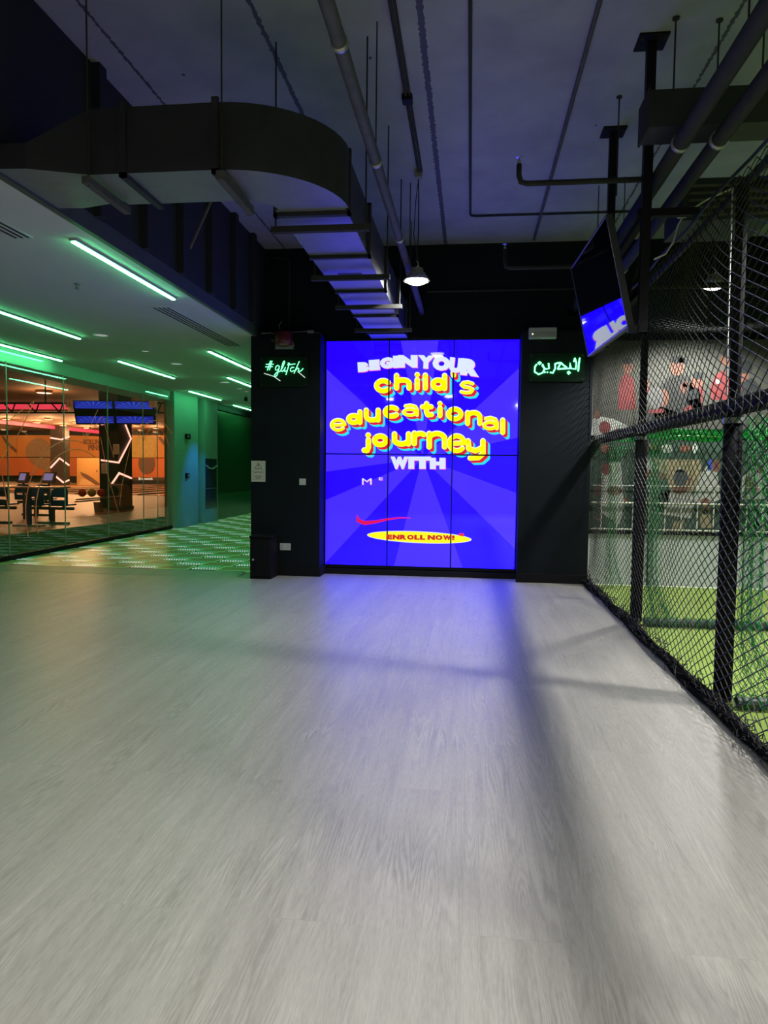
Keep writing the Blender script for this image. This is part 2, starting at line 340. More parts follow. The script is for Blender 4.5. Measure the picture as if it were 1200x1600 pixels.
struct(MB().box(-1.925, 0.602, 9.27, 9.36, 0, 0.075, 0.004), 'baseboard_back', M_BLACK2)
# ------------------------------------------------------------------ corridor left wall: glass front, painted wall, dark panels
M_PAINT = P('pale_green_paint', (0.30, 0.42, 0.38), 0.55, noise=0.06, nscale=3)
struct(MB().box(-7.3, -6.72, 9.3, 15.38, 2.89, 4.3), 'wall_glass_header', P('header_paint', (0.55, 0.66, 0.60), 0.6))
win = thing('window_1', None, None, (GX, 9.4, 0)); win['kind'] = 'structure'; win['label'] = 'frameless glass front of the bowling alley'
ys = [9.34, 9.65, 11.11, 12.54, 13.98, 14.65, 15.36]
for a, b in zip(ys[:-1], ys[1:]):
    MB().box(GX-0.006, GX+0.006, a+0.004, b-0.004, 0.06, 3.09).build('pane', M_GLASS, win)
for y in ys[1:-1]:
    MB().box(GX-0.008, GX+0.008, y-0.006, y+0.006, 0.06, 2.9).build('pane_joint', P('silicone_joint', (0.45, 0.42, 0.36), 0.4), win)
MB().box(GX-0.03, GX+0.03, 9.34, 15.38, 0, 0.075).build('sill_channel', M_BLACK2, win)
M_DECAL = P('glowing_copper_film', (0.75, 0.22, 0.10), 0.5, emis=(0.8, 0.2, 0.08), estr=0.12)  # film emits faintly: a painted-in glow on a part that is no lamp
def onglass(px, py):
    d = RIGHT*((px-600)/1110) - UP*((py-800)/1110) + FWD; t = (GX+0.009)/d.x
    return Vector((GX+0.009, d.y*t, CAM_H+d.z*t))
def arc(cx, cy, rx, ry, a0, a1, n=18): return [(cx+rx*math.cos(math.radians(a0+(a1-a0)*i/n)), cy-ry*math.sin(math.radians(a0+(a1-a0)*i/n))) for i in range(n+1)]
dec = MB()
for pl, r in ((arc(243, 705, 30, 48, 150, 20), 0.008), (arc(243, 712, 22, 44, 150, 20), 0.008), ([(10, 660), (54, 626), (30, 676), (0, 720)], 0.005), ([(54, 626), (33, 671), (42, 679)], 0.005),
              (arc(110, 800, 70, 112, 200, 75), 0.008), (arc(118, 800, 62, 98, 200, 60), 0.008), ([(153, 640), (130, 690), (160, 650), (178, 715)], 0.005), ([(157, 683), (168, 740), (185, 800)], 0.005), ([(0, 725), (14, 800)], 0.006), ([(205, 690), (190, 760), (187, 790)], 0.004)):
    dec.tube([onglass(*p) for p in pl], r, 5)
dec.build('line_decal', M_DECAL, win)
struct(MB().box(-6.80, -6.62, 15.36, 16.75, 0, LZ), 'wall_corridor', M_PAINT)
struct(MB().box(-6.80, -6.78, 16.75, 17.1, 0, LZ), 'wall_corridor_recess', P('recess_green', (0.06, 0.16, 0.10), 0.6))
struct(MB().box(-6.80, -6.58, 17.08, 18.0, 0, LZ), 'wall_corridor_column', M_PAINT)
struct(MB().box(-6.80, -6.72, 18.0, 27, 0.70, LZ), 'wall_corridor_far', P('dark_green_gloss', (0.018, 0.085, 0.038), 0.22))
struct(MB().box(-6.80, -6.70, 18.0, 27, 0.0, 0.70), 'wall_corridor_dado', P('green_gloss_dado', (0.03, 0.16, 0.07), 0.18))
struct(MB().box(-6.80, -2.8, 26.9, 27, 0, LZ), 'wall_corridor_end', P('end_green', (0.02, 0.10, 0.05), 0.5))
struct(MB().box(-6.69, -6.66, 18.0, 26.9, LZ-0.16, LZ), 'trim_3', M_BLACK2)
# ------------------------------------------------------------------ alley shell
M_ALW = P('alley_wall', (0.35, 0.18, 0.08), 0.7)
struct(MB().box(-45, -15, 55.6, 56, 0, 4.3), 'wall_alley_back', P('alley_back_dark', (0.02, 0.015, 0.012), 0.6))
struct(MB().box(-45.2, -45, 9.3, 56, 0, 4.3), 'wall_alley_far', M_ALW)
struct(MB().box(-45, -6.9, 9.1, 9.3, 0, 4.3), 'wall_alley_near', M_ALW)
struct(MB().box(-6.86, -6.80, 15.36, 56, 0, 4.3), 'wall_alley_right', M_ALW)
M_PILLAR = P('pillar_black_brown', (0.030, 0.020, 0.016), 0.5)
M_TUBEO = E('pink_neon', (1.0, 0.42, 0.30), 2.2)
p2 = struct(MB().box(-12.27, -11.62, 22.4, 23.4, 0, 4.25), 'pillar', M_PILLAR, 'dark square pillar with pink zigzag neon beside the ball return')
nz = MB()
fy = 22.38
nz.tube([at(158, 719, fy), at(186.5, 723, fy)], 0.03, 6); nz.tube([at(174, 757, fy), at(186.5, 739, fy)], 0.03, 6); nz.tube([at(158, 663, fy), at(172, 661, fy)], 0.03, 6)
def onx(px, py, X):
    d = RIGHT*((px-600)/1110) - UP*((py-800)/1110) + FWD; t = X/d.x
    return Vector((X, d.y*t, CAM_H+d.z*t))
nz.tube([(-11.6, 22.42, at(186.5, 723, fy).z), (-11.6, 23.3, 2.35), (-11.6, 22.5, 3.3)], 0.03, 6); nz.tube([(-11.6, 22.42, at(186.5, 739, fy).z), (-11.6, 23.3, 1.0)], 0.03, 6)
nz.build('neon_line', M_TUBEO, p2)
p1 = struct(MB().box(at(79, 720, 47.5).x, at(99, 720, 47.5).x, 47.5, 48.3, 0, 4.25), 'pillar.001', M_PILLAR, 'dark square pillar with zigzag neon by the far orange murals')
nz = MB(); fy = 47.45
for pl in ([(79, 684), (96, 687), (108, 682)], [(79, 731), (93, 716), (108, 727)], [(83, 741), (99, 754), (108, 750)]): nz.tube([at(x, y, fy) for x, y in pl], 0.06, 6)
nz.build('neon_line', M_TUBEO, p1)
# ------------------------------------------------------------------ lamps that light the place
def area(name, loc, power, size, parent=None, col=(1, 1, 1), rot=(0, 0, 0), spread=None, sy=None):
    l = bpy.data.lights.new(name, 'AREA'); l.energy = power; l.color = col; l.size = size
    if sy: l.shape = 'RECTANGLE'; l.size_y = sy
    else: l.shape = 'DISK'
    if spread: l.spread = spread
    o = bpy.data.objects.new(name, l); COL.objects.link(o); o.rotation_euler = rot
    if parent: o.parent = parent; o.location = Vector(loc) - parent.location
    else: o.location = loc
    return o
M_LENS = E('lamp_lens', (1, 0.98, 0.92), 14.0)
M_RIM = P('lamp_reflector', (0.55, 0.56, 0.56), 0.3, 0.5)
def high_bay(loc, label, power, ctop, spread=None):
    x, y, z = loc; r = 0.13
    t = thing('high_bay_lamp', label, 'ceiling lamp', loc, 'round hanging lamps')
    MB().lathe((x, y, z), [(r, 0.0), (r, 0.012), (0.095, 0.05), (0.085, 0.05), (0.085, 0.035), (0.118, 0.004)], 32).build('reflector', M_RIM, t, True)
    hb = MB(); hb.lathe((x, y, z), [(0.085, 0.05), (0.085, 0.075), (0.06, 0.085), (0.06, 0.12), (0.02, 0.13)], 24)
    for k in range(12):
        a = 2*PI*k/12; hb.box(x+0.06*math.cos(a)-0.004, x+0.06*math.cos(a)+0.004, y+0.06*math.sin(a)-0.004, y+0.06*math.sin(a)+0.004, z+0.075, z+0.115)
    hb.build('housing', M_GREY, t)
    MB().lathe((x, y, z), [(0.0, -0.040), (0.05, -0.034), (0.09, -0.016), (0.108, 0.012)], 28).build('lens', M_LENS, t)
    hk = MB().tube([(x, y, z+0.13), (x+0.015, y, z+0.15), (x+0.012, y, z+0.18), (x, y, z+0.19)], 0.005, 6)
    hk.build('hook', M_PIPE, t)
    MB().tube([(x, y, z+0.19), (x+0.012, y, z+0.5), (x+0.005, y, ctop)], 0.006, 6).build('cord', M_PIPED, t)
    MB().tube([(x+0.03, y, z+0.10), (x-0.035, y+0.01, z+0.45), (x-0.02, y, z+0.75), (x+0.005, y, ctop)], 0.0045, 6).build('chain', M_PIPED, t)
    if spread:
        l = bpy.data.lights.new('lamp_glow', 'SPOT'); l.energy = power*3.8; l.color = (1.0, 0.985, 0.95); l.spot_size = spread; l.spot_blend = 0.45; l.shadow_soft_size = 0.085
        o = bpy.data.objects.new('lamp_glow', l); COL.objects.link(o); o.parent = t; o.location = (0, 0, -0.10)
    else: area('lamp_glow', (x, y, z-0.045), power, 0.19, t, (1.0, 0.985, 0.95))
    return t
high_bay((-0.56, 7.1, 3.255), 'round white hanging lamp below the ceiling conduit, in front of the black wall', HALL_W*0.55, 4.24)
high_bay((2.58, 8.2, 3.42), 'round lamp seen through the black net above the pitch', PITCH_W, CZ, 2.42)
high_bay((2.58, 4.3, 3.42), 'round lamp above the pitch beside the nearest padded post', PITCH_W, CZ, 2.42)
high_bay((2.58, 0.45, 3.42), 'round lamp above the pitch beside the camera', PITCH_W*0.6, CZ, 2.42)
high_bay((-0.56, 0.9, 3.255), 'round hanging lamp above the wood floor nearest the camera', HALL_W*0.38, CZ)
high_bay((1.35, -1.6, 3.255), 'unseen round hanging lamp added behind the camera to fill the wood floor', HALL_W*3.5, CZ)  # unseen lamp, placed and boosted as fill for the dark floor band
high_bay((-3.0+0.9, 0.2, 3.255), 'round hanging lamp over the left half of the wood floor', HALL_W*0.25, CZ)
# green strip lights of the corridor ceiling
M_STRIP = E('green_led', (0.12, 1.0, 0.36), STRIP_E)
strips = [(-2.98, 5.09, 6.93, 'green strip light nearest the black bulkhead, over the wood floor'), (-5.15, 6.9, 8.95, 'green strip light over the wood floor, left of the slim vent'),
          (-6.53, 8.8, 10.8, 'green strip light closest above the glass front'), (-5.6, 10.85, 13.0, 'green strip light in the middle of the corridor, beyond the round downlight'),
          (-3.785, 10.0, 12.0, 'green strip light next to the black wall edge, first beyond it'), (-6.2, 15.2, 17.2, 'green strip light above the painted wall with two small boxes'),
          (-4.52, 12.9, 14.9, 'green strip light next to the black wall edge, second beyond it'), (-6.35, 18.6, 20.6, 'green strip light above the dark green gloss wall, farthest one')]
for x, y0, y1, lb in strips:
    t = thing('strip_light', lb, 'strip light', (x, y0, LZ-0.03), 'green strip lights on the corridor ceiling')
    MB().box(x-0.028, x+0.028, y0, y1, LZ-0.018, LZ, 0.002).build('housing', P('strip_housing', (0.35, 0.4, 0.36), 0.5), t)
    MB().box(x-0.018, x+0.018, y0+0.01, y1-0.01, LZ-0.03, LZ-0.018, 0.004).build('diffuser', M_STRIP, t)
M_DL = E('downlight_lens', (0.75, 0.9, 0.8), 0.35)
for i, (x, y, lb) in enumerate([(-4.77, 8.79, 'first'), (-4.76, 10.03, 'second'), (-4.82, 11.28, 'third'), (-4.88, 13.75, 'fourth'), (-4.95, 14.87, 'fifth'), (-4.96, 15.4, 'sixth'), (-6.28, 9.84, None)]):
    t = thing('downlight', ('round flush downlight, %s from the camera in the corridor row' % lb) if lb else 'small round fitting on the corridor ceiling beside the glass front', 'downlight', (x, y, LZ-0.02), 'flush fittings on the corridor ceiling')
    r = 0.10 if i < 4 and i != 1 else 0.06
    MB().lathe((x, y, LZ-0.012), [(r*0.8, 0.004), (r, 0.0), (r, 0.012)], 24).build('rim', M_CORR, t, True)
    MB().lathe((x, y, LZ-0.012), [(0, 0.003), (r*0.8, 0.003), (r*0.8, 0.006)], 24).build('lens', M_DL, t)
t = thing('ceiling_sprinkler', 'small sprinkler head on the corridor ceiling by the first strip light', 'sprinkler', (-3.67, 6.34, LZ-0.05))
MB().lathe((-3.67, 6.34, LZ), [(0.0, -0.05), (0.022, -0.05), (0.022, -0.046), (0.008, -0.04), (0.008, -0.012), (0.03, -0.006), (0.03, 0)], 16).build('body', M_GREY, t)
MB().tube([(-3.69, 6.34, LZ-0.01), (-3.695, 6.34, LZ-0.03), (-3.67, 6.34, LZ-0.048), (-3.645, 6.34, LZ-0.03), (-3.65, 6.34, LZ-0.01)], 0.003, 5).build('frame_arms', M_GREY, t)
def slot_vent(x, y0, y1, n, label):
    t = thing('slot_vent', label, 'air vent', (x, y0, LZ-0.01), 'slot air vents on the corridor ceiling')
    MB().box(x-0.05*n/2, x+0.05*n/2, y0, y1, LZ-0.006, LZ).build('frame', M_CORR, t)
    sl = MB()
    for k in range(n): xx = x-0.05*n/2+0.05*k+0.025; sl.box(xx-0.009, xx+0.009, y0+0.02, y1-0.02, LZ-0.010, LZ-0.006)
    sl.build('slots', P('vent_dark', (0.015, 0.018, 0.016), 0.7), t)
slot_vent(-3.34, 4.3, 5.05, 3, 'slot vent on the pale ceiling at the upper edge of the corridor opening')
slot_vent(-3.30, 7.3, 9.7, 4, 'long slot vent running beside the black bulkhead towards the wall')
# blue and warm fittings
t = thing('spotlight', 'small ceiling spotlight throwing blue light on the corridor wall', 'spotlight', (-5.3, 16.4, LZ-0.1))
MB().lathe((-5.3, 16.4, LZ-0.12), [(0.0, 0.01), (0.035, 0.0), (0.04, 0.0), (0.04, 0.08), (0.012, 0.09), (0.012, 0.12)], 18).build('head', M_BLACK2, t)
sl = bpy.data.lights.new('spot_glow', 'SPOT'); sl.energy = 130; sl.color = (0.02, 0.25, 1.0); sl.spot_size = 0.9; sl.spot_blend = 0.7; sl.shadow_soft_size = 0.03
so = bpy.data.objects.new('spot_glow', sl); COL.objects.link(so); so.parent = t; so.location = (-0.02, 0, -0.04)
so.rotation_euler = Vector((-1.35, 0.25, -2.35)).to_track_quat('-Z', 'Y').to_euler()
# ------------------------------------------------------------------ video wall
VY = 9.30; VX0, VX1, VZ0, VZ1 = -1.915, 0.600, 0.118, 3.08
vw = thing('video_wall', 'bright blue video wall of six upright screens with an animated school advert', 'video wall', (-0.65, VY, VZ0))
fr = MB().box(VX0-0.008, VX1, VY+0.004, VY+0.05, VZ0-0.03, VZ1+0.03)
fr.build('back_frame', M_BLACK2, vw)
for i in range(3):
    for j in range(2):
        pw = (VX1-VX0)/3; ph = (VZ1-VZ0)/2
        x0 = VX0+i*pw; z0 = VZ0+j*ph
        sp = MB().box(x0+0.009, x0+pw-0.009, VY, VY+0.01, z0+0.009, z0+ph-0.009).build('screen_panel', M_SCREEN, vw)
        bz = MB()
        for (a, b, c, d) in ((x0, x0+0.009, z0, z0+ph), (x0+pw-0.009, x0+pw, z0, z0+ph), (x0+0.009, x0+pw-0.009, z0, z0+0.009), (x0+0.009, x0+pw-0.009, z0+ph-0.009, z0+ph)):
            bz.box(a, b, VY-0.004, VY+0.012, c, d)
        bz.build('bezel', M_BLACK2, sp)
YEL = E('screen_yellow', (1.0, 0.93, 0.0), 1.05); RED = E('screen_red', (0.78, 0.012, 0.035), 1.0); CYA = E('screen_cyan', (0.02, 0.75, 0.86), 1.0)
WHI = E('screen_white', (0.72, 0.80, 1.0), 1.0); CRM = E('screen_cream', (1.0, 0.97, 0.72), 1.0); NAV = E('screen_navy', (0.004, 0.0, 0.06), 1.0); PNK = E('screen_pink', (0.85, 0.05, 0.25), 1.0)
def ell(cx, cy, rx, ry, a0, a1, n=14): return [(cx+rx*math.cos(math.radians(a0+(a1-a0)*i/n)), cy+ry*math.sin(math.radians(a0+(a1-a0)*i/n))) for i in range(n+1)]
GL = {   # centre-lines of the bubble letters in a unit box, y up
 'c': [ell(.5, .5, .5, .5, 40, 320)], 'o': [ell(.5, .5, .5, .5, 0, 360)],
 'e': [[(.06, .48), (.97, .52)] , ell(.5, .5, .5, .5, 5, 318)],
 's': [[(.95, .85), (.6, 1), (.2, .95), (.05, .75), (.25, .56), (.7, .48), (.95, .3), (.8, .06), (.4, 0), (.03, .1)]],
 'h': [[(0, 1), (0, 0)], ell(.5, .38, .5, .27, 180, 0) + [(1, 0)]], 'n': [[(0, 1), (0, 0)], ell(.5, .6, .5, .4, 180, 0) + [(1, 0)]],
 'r': [[(0, 1), (0, 0)], ell(.6, .55, .6, .42, 180, 50)], 'i': [[(.5, .62), (.5, 0)], [(.5, 1), (.52, 1)]], 'l': [[(.5, 1), (.5, 0)]],
 'd': [ell(.45, .33, .45, .33, 0, 360), [(1, 1), (1, 0)]], 'u': [[(0, 1)] + ell(.5, .42, .5, .42, 180, 360) , [(1, 1), (1, 0)]],
 'a': [ell(.46, .30, .46, .30, 0, 360), [(.12, .92), (.5, 1), (.88, .85), (1, .5), (1, 0)]], 't': [[(.45, 1), (.45, .25), (.6, .02), (1, .05)], [(0, .72), (.95, .72)]],
 'j': [[(.9, .68), (.9, .2), (.6, 0), (0, .02)], [(.85, 1), (.87, 1)]], 'y': [[(0, 1), (.05, .55), (.5, .42), (.95, .6)], [(1, 1), (1, .25), (.7, .02), (.15, 0)]],
 "'": [[(.4, 1), (.6, .0)]] }
def bubble(mb, pts, wd, lay, dx=0, dy=0):
    """thick round-ended stroke drawn on the screen plane, coordinates in artwork pixels"""
    Yp = VY - 0.0005*lay - 0.0005
    for i, (x, y) in enumerate(pts):
        mb.poly([at(x+dx+wd/2*math.cos(2*PI*k/14), y+dy+wd/2*math.sin(2*PI*k/14), Yp) for k in range(14)])
        if i:
            x0, y0 = pts[i-1]; L = math.hypot(x-x0, y-y0)
            if L < 1e-6: continue
            nx, ny = -(y-y0)/L*wd/2, (x-x0)/L*wd/2
            mb.poly([at(a+dx, b+dy, Yp) for a, b in ((x0+nx, y0+ny), (x+nx, y+ny), (x-nx, y-ny), (x0-nx, y0-ny))])
K5 = 1/3.871
def line_of(word, boxes, stroke, name, label):
    lays = {k: MB() for k in ('cy', 'rd', 'nv', 'cr', 'ye', 'mk')}
    for ch, (l, r, tp, bt) in zip(word, boxes):
        st = min(stroke, (r-l)*0.98)
        if ch in 'eas': st = min(st, (bt-tp)*0.245)
        for pl in GL[ch]:
            pts = [((500+(l+st/2+(r-l-st)*px_)*K5), (530+(bt-st/2-(bt-tp-st)*py_)*K5)) for px_, py_ in pl]
            w_ = st*K5
            for s_ in (4.2, 5.6, 7.0): bubble(lays['cy'], pts, w_, 1, s_*1.0, s_*0.95)
            for s_ in (1.4, 2.6, 3.8): bubble(lays['rd'], pts, w_, 2, s_*1.0, s_*0.95)
            bubble(lays['nv'], pts, w_+1.5, 3); bubble(lays['cr'], pts, w_+0.7, 4, -0.15, -0.25); bubble(lays['ye'], pts, w_-0.9, 5, 0.25, 0.35)
            q = pts[len(pts)//3]
        bubble(lays['mk'], [(500+(l+st*.35)*K5, 530+(tp+st*.75)*K5), (500+(l+st*.55)*K5, 530+(tp+st*.4)*K5)], 0.5, 6)
    o = lays['ye'].build(name, YEL, vw); o['label'] = label
    lays['cy'].build('letter_shadow', CYA, o); lays['rd'].build('letter_side', RED, o); lays['nv'].build('letter_outline', NAV, o); lays['cr'].build('letter_rim', CRM, o); lays['mk'].build('letter_highlight', NAV, o)
line_of("child's", [(327, 438, 236, 328), (448, 555, 205, 312), (567, 610, 200, 312), (615, 660, 203, 312), (668, 770, 205, 315), (788, 826, 186, 234), (842, 938, 250, 335)], 31, 'lettering', 'yellow bubble word child\'s')
line_of("educational", [(60, 160, 478, 560), (158, 257, 425, 520), (265, 367, 415, 505), (380, 487, 398, 482), (497, 598, 390, 470), (605, 690, 375, 475), (706, 746, 375, 478), (762, 868, 408, 498), (878, 982, 430, 525), (982, 1082, 465, 552), (1085, 1126, 475, 580)], 30, 'lettering', 'yellow bubble word educational')
line_of("journey", [(252, 312, 565, 690), (315, 415, 570, 655), (435, 552, 558, 650), (555, 645, 553, 648), (645, 770, 555, 668), (768, 888, 570, 690), (880, 1002, 600, 735)], 32, 'lettering', 'yellow bubble word journey')
def block_word(items, name, label, bold, col=WHI, sh=(0.9, 1.0)):
    a = MB(); s_ = MB()
    for ch, x0, x1, y0, y1, rot in items:
        vs, fs = text_mb(ch, 1.0, bold=bold, width=1.0)
        cx, cy = (x0+x1)/2, (y0+y1)/2; c, sn = math.cos(math.radians(rot)), math.sin(math.radians(rot))
        def q(u, v, ox=0, oy=0, lay=0):
            X = (u-.5)*(x1-x0); Yy = (.5-v)*(y1-y0)
            return at(cx+X*c-Yy*sn+ox, cy+X*sn+Yy*c+oy, VY-0.0005*lay)
        a.add([q(u, v, lay=9) for u, v in vs], fs); s_.add([q(u, v, *sh, lay=8) for u, v in vs], fs)
    o = a.build(name, col, vw); o['label'] = label
    if sh != (0, 0): s_.build('letter_shadow', PNK, o)
def c5(ch, l, r, t_, b_, rot=0): return (ch, 500+l*K5, 500+r*K5, 530+t_*K5, 530+b_*K5, rot)
block_word([c5('B', 228, 297, 138, 198, -3), c5('E', 296, 362, 124, 188, -4), c5('G', 362, 442, 110, 178, -4), c5('I', 442, 474, 100, 174, -2), c5('N', 472, 590, 96, 172, 0),
            c5('Y', 590, 692, 98, 178, 3), c5('O', 680, 788, 104, 190, 3), c5('U', 782, 862, 112, 204, 6), c5('R', 850, 968, 120, 222, 7)], 'lettering', 'white block words begin your', 0.10)
K6 = 1/3.75
def c6(ch, l, r, t_, b_, rot=0): return (ch, 500+l*K6, 500+r*K6, 700+t_*K6, 700+b_*K6, rot)
block_word([c6('W', 413, 518, 50, 123), c6('I', 517, 552, 50, 122), c6('T', 550, 650, 50, 122), c6('H', 643, 735, 57, 123)], 'lettering', 'white block word with', 0.10)
block_word([c6('M', 246, 302, 178, 214), c6('E', 345, 368, 172, 188)], 'lettering', 'small white letters under the word with', 0.0)
sw = MB()
pts = [(218, 398, 8), (224, 425, 22), (262, 440, 24), (330, 432, 17), (400, 417, 12), (470, 409, 9), (530, 410, 5)]
for (x0, y0, w0), (x1, y1, w1) in zip(pts[:-1], pts[1:]):
    for k in range(8):
        u = k/8; bubble(sw, [(500+(x0+(x1-x0)*u)*K6, 700+(y0+(y1-y0)*u)*K6), (500+(x0+(x1-x0)*(u+.125))*K6, 700+(y0+(y1-y0)*(u+.125))*K6)], (w0+(w1-w0)*u)*K6, 9)
sw.build('smile_stroke', E('screen_crimson', (0.72, 0.01, 0.09), 1.0), vw)['label'] = 'crimson curved brush stroke'
el_ = MB().poly([at(500+(582+302*math.cos(a)*math.cos(.045)-31*math.sin(a)*math.sin(.045))*K6, 700+(523+302*math.cos(a)*math.sin(.045)+31*math.sin(a)*math.cos(.045))*K6, VY-0.003) for a in [2*PI*k/48 for k in range(48)]])
elp = el_.build('button_oval', YEL, vw); elp['label'] = 'yellow oval button'
rim = MB().poly([at(500+(582+307*math.cos(a)*math.cos(.045)-35*math.sin(a)*math.sin(.045))*K6, 700+(523+307*math.cos(a)*math.sin(.045)+35*math.sin(a)*math.cos(.045))*K6, VY-0.0025) for a in [2*PI*k/48 for k in range(48)]])
rim.build('button_rim', WHI, elp)
x = 388; it = []
for ch, wd in zip('ENROLL NOW!', (38, 42, 42, 42, 33, 33, 12, 46, 44, 52, 18)):
    if ch != ' ':
        yo = (x-388)*0.012; it.append(c6(ch, x, x+wd*0.96, 507+yo, 536+yo, 2))
    x += wd
block_word([(a, b, c, d-0.0, e, f) for a, b, c, d, e, f in it], 'lettering', 'red words on the yellow oval', 0.08, E('screen_deep_red', (0.62, 0.008, 0.01), 1.0), (0, 0))
MB().poly([at(x_, y_, VY-0.0026) for x_, y_ in ((717, 833), (725, 833), (725, 838), (717, 838))]).build('red_square', RED, vw)
# ------------------------------------------------------------------ pillar fittings
def neon(name, label, loc, panel, strokes, tubes_r, wires, Yw):
    t = thing(name, label, 'neon sign', loc, 'green neon signs on the black wall')
    x0, x1, z0, z1 = panel
    MB().box(x0, x1, Yw-0.02, Yw-0.012, z0, z1, 0.002).build('backing_panel', P('halo_tint_backing', (0.006, 0.020, 0.010), 0.6, spec=0.1), t)  # green tint put into the panel colour to show the tubes' halo
    nb = MB()
    for st in strokes: nb.tube([at(px_, py_, Yw-0.035) for px_, py_ in st], tubes_r, 7)
    nb.build('tube_letters', E('green_neon', (0.06, 0.5, 0.16), NEON_E), t, True)
    if wires:
        for st in wires: MB().tube([at(px_, py_, Yw-0.03) for px_, py_ in st], 0.006, 6).build('underline', E('pale_neon', (0.6, 0.75, 0.66), 1.0), t)
    for xx in (x0+0.03, x1-0.03):
        for zz in (z0+0.03, z1-0.03): MB().cyl((xx, Yw, zz), (xx, Yw-0.022, zz), 0.008, 8).build('standoff', P('dark_standoff', (0.05, 0.05, 0.05), 0.5), t)
    return t
def zc(pl): return [(400+x_/12, 500+y_/12) for x_, y_ in pl]
gl_st = [zc(p) for p in ([(212, 945), (272, 765)], [(252, 938), (300, 765)], [(185, 832), (330, 828)], [(178, 880), (312, 872)],
    [(440, 868), (405, 850), (370, 880), (365, 935), (395, 945), (425, 915), (440, 868), (418, 960), (392, 1040), (360, 1062), (345, 1035), (385, 985), (455, 962), (500, 890), (538, 790), (532, 765), (510, 790), (482, 880), (472, 955), (495, 968), (530, 930), (552, 885), (528, 955), (545, 970), (575, 950)],
    [(628, 805), (590, 930), (562, 1025)], [(585, 842), (735, 822)], [(600, 805), (622, 822)], [(712, 892), (680, 882), (648, 915), (645, 955), (672, 968), (715, 945)],
    [(812, 775), (765, 880), (712, 1000)], [(742, 945), (778, 898), (800, 905), (795, 950), (815, 968), (850, 945), (885, 908)])]
neon('neon_sign', 'green neon hashtag glitch sign on the black wall left of the screens', (-2.4, 8.98, 2.48), (-2.72, -2.08, 2.44, 2.83), gl_st, 0.0042, [zc([(150, 1000), (330, 1055), (455, 1142)]), zc([(780, 965), (920, 1080)])], 9.0)
def za(pl): return [(810+x_/10.43, 500+y_/10.43) for x_, y_ in pl]
ar_st = [za(p) for p in ([(1000, 618), (985, 720), (975, 835)], [(918, 618), (945, 700), (935, 800), (860, 790), (840, 700), (838, 790), (760, 790), (640, 800)], [(920, 625), (905, 680)],
    [(590, 720), (640, 700), (690, 695), (740, 740), (790, 775)], [(690, 700), (660, 760), (640, 800)], [(600, 715), (600, 790), (560, 865), (515, 850)], [(492, 705), (500, 790), (440, 800), (385, 740)],
    [(392, 720), (425, 800), (395, 860), (330, 885), (265, 845), (270, 760), (300, 720)], [(345, 685), (320, 700), (345, 722), (370, 700), (345, 685)], [(420, 850), (440, 850)], [(462, 850), (480, 850)], [(800, 855), (825, 840), (845, 860), (820, 878), (800, 855)])]
neon('neon_sign', 'green neon Arabic word sign on the black wall right of the screens', (1.03, 9.01, 2.5), (0.69, 1.37, 2.50, 2.85), ar_st, 0.0095, None, 9.03)
M_PAPER = P('cream_paper', (0.74, 0.70, 0.58), 0.7)
M_INK = P('brown_ink', (0.18, 0.09, 0.05), 0.7)
def notice(x0, x1, z0, z1, Yw, label, group=None, X=None):
    """warning triangle, heading, three text lines; on a wall facing -Y, or on the plane x = X facing +X"""
    t = thing('notice_sign', label, 'notice', ((x0+x1)/2 if X is None else X, Yw if X is None else (x0+x1)/2, z0), group)
    W, H = x1-x0, z1-z0
    def q(u, v, d):
        return (x0+u*W, Yw-d, z0+v*H) if X is None else (X+d, x0+u*W, z0+v*H)
    pp = MB(); pp.prism([q(0, 0, 0), q(1, 0, 0), q(1, 1, 0), q(0, 1, 0)], (0, -0.004, 0) if X is None else (0.004, 0, 0)); pp.build('sheet', M_PAPER, t)
    ink = MB(); d = 0.0046
    def bar(u0, v0, u1, v1, th_):
        dx, dy = (u1-u0)*W, (v1-v0)*H; L_ = math.hypot(dx, dy); nx, ny = -dy/L_*th_/2/W, dx/L_*th_/2/H
        ink.poly([q(u0+nx, v0+ny, d), q(u1+nx, v1+ny, d), q(u1-nx, v1-ny, d), q(u0-nx, v0-ny, d)])
    for a, b in (((.5, .92), (.74, .63)), ((.74, .63), (.26, .63)), ((.26, .63), (.5, .92))): bar(*a, *b, 0.006)
    bar(.5, .85, .5, .73, 0.012); bar(.5, .69, .5, .66, 0.012)
    for a, b in (((.12, .59), (.88, .59)), ((.88, .59), (.88, .09)), ((.88, .09), (.12, .09)), ((.12, .09), (.12, .59))): bar(*a, *b, 0.0025)
    for v in (.30, .25, .20, .15): bar(.25 if v != .15 else .32, v, .75 if v != .15 else .68, v, 0.005)
    vs, fs = text_mb('NOTICE', .085, width=.62, bold=0.02)
    ink.add([q(.19+u, .41+v, d) for u, v in vs], fs)
    ink.build('print', M_INK, t)
    return t
notice(-2.835, -2.645, 1.222, 1.493, 9.0, 'cream notice sheet with warning triangle at the left edge of the black wall')
def plate(name, label, cat, x0, x1, z0, z1, detail):
    t = thing(name, label, cat, ((x0+x1)/2, 9.0, z0))
    MB().box(x0, x1, 8.988, 9.0, z0, z1, 0.003).build('face_plate', M_WHITE, t)
    detail(t); return t
def d_switch(t):
    MB().box(-2.172, -2.128, 8.982, 8.988, 1.20, 1.255, 0.002).build('rocker', M_WHITE, t)
plate('light_switch', 'small white square light switch on the black wall', 'light switch', -2.193, -2.107, 1.186, 1.27, d_switch)
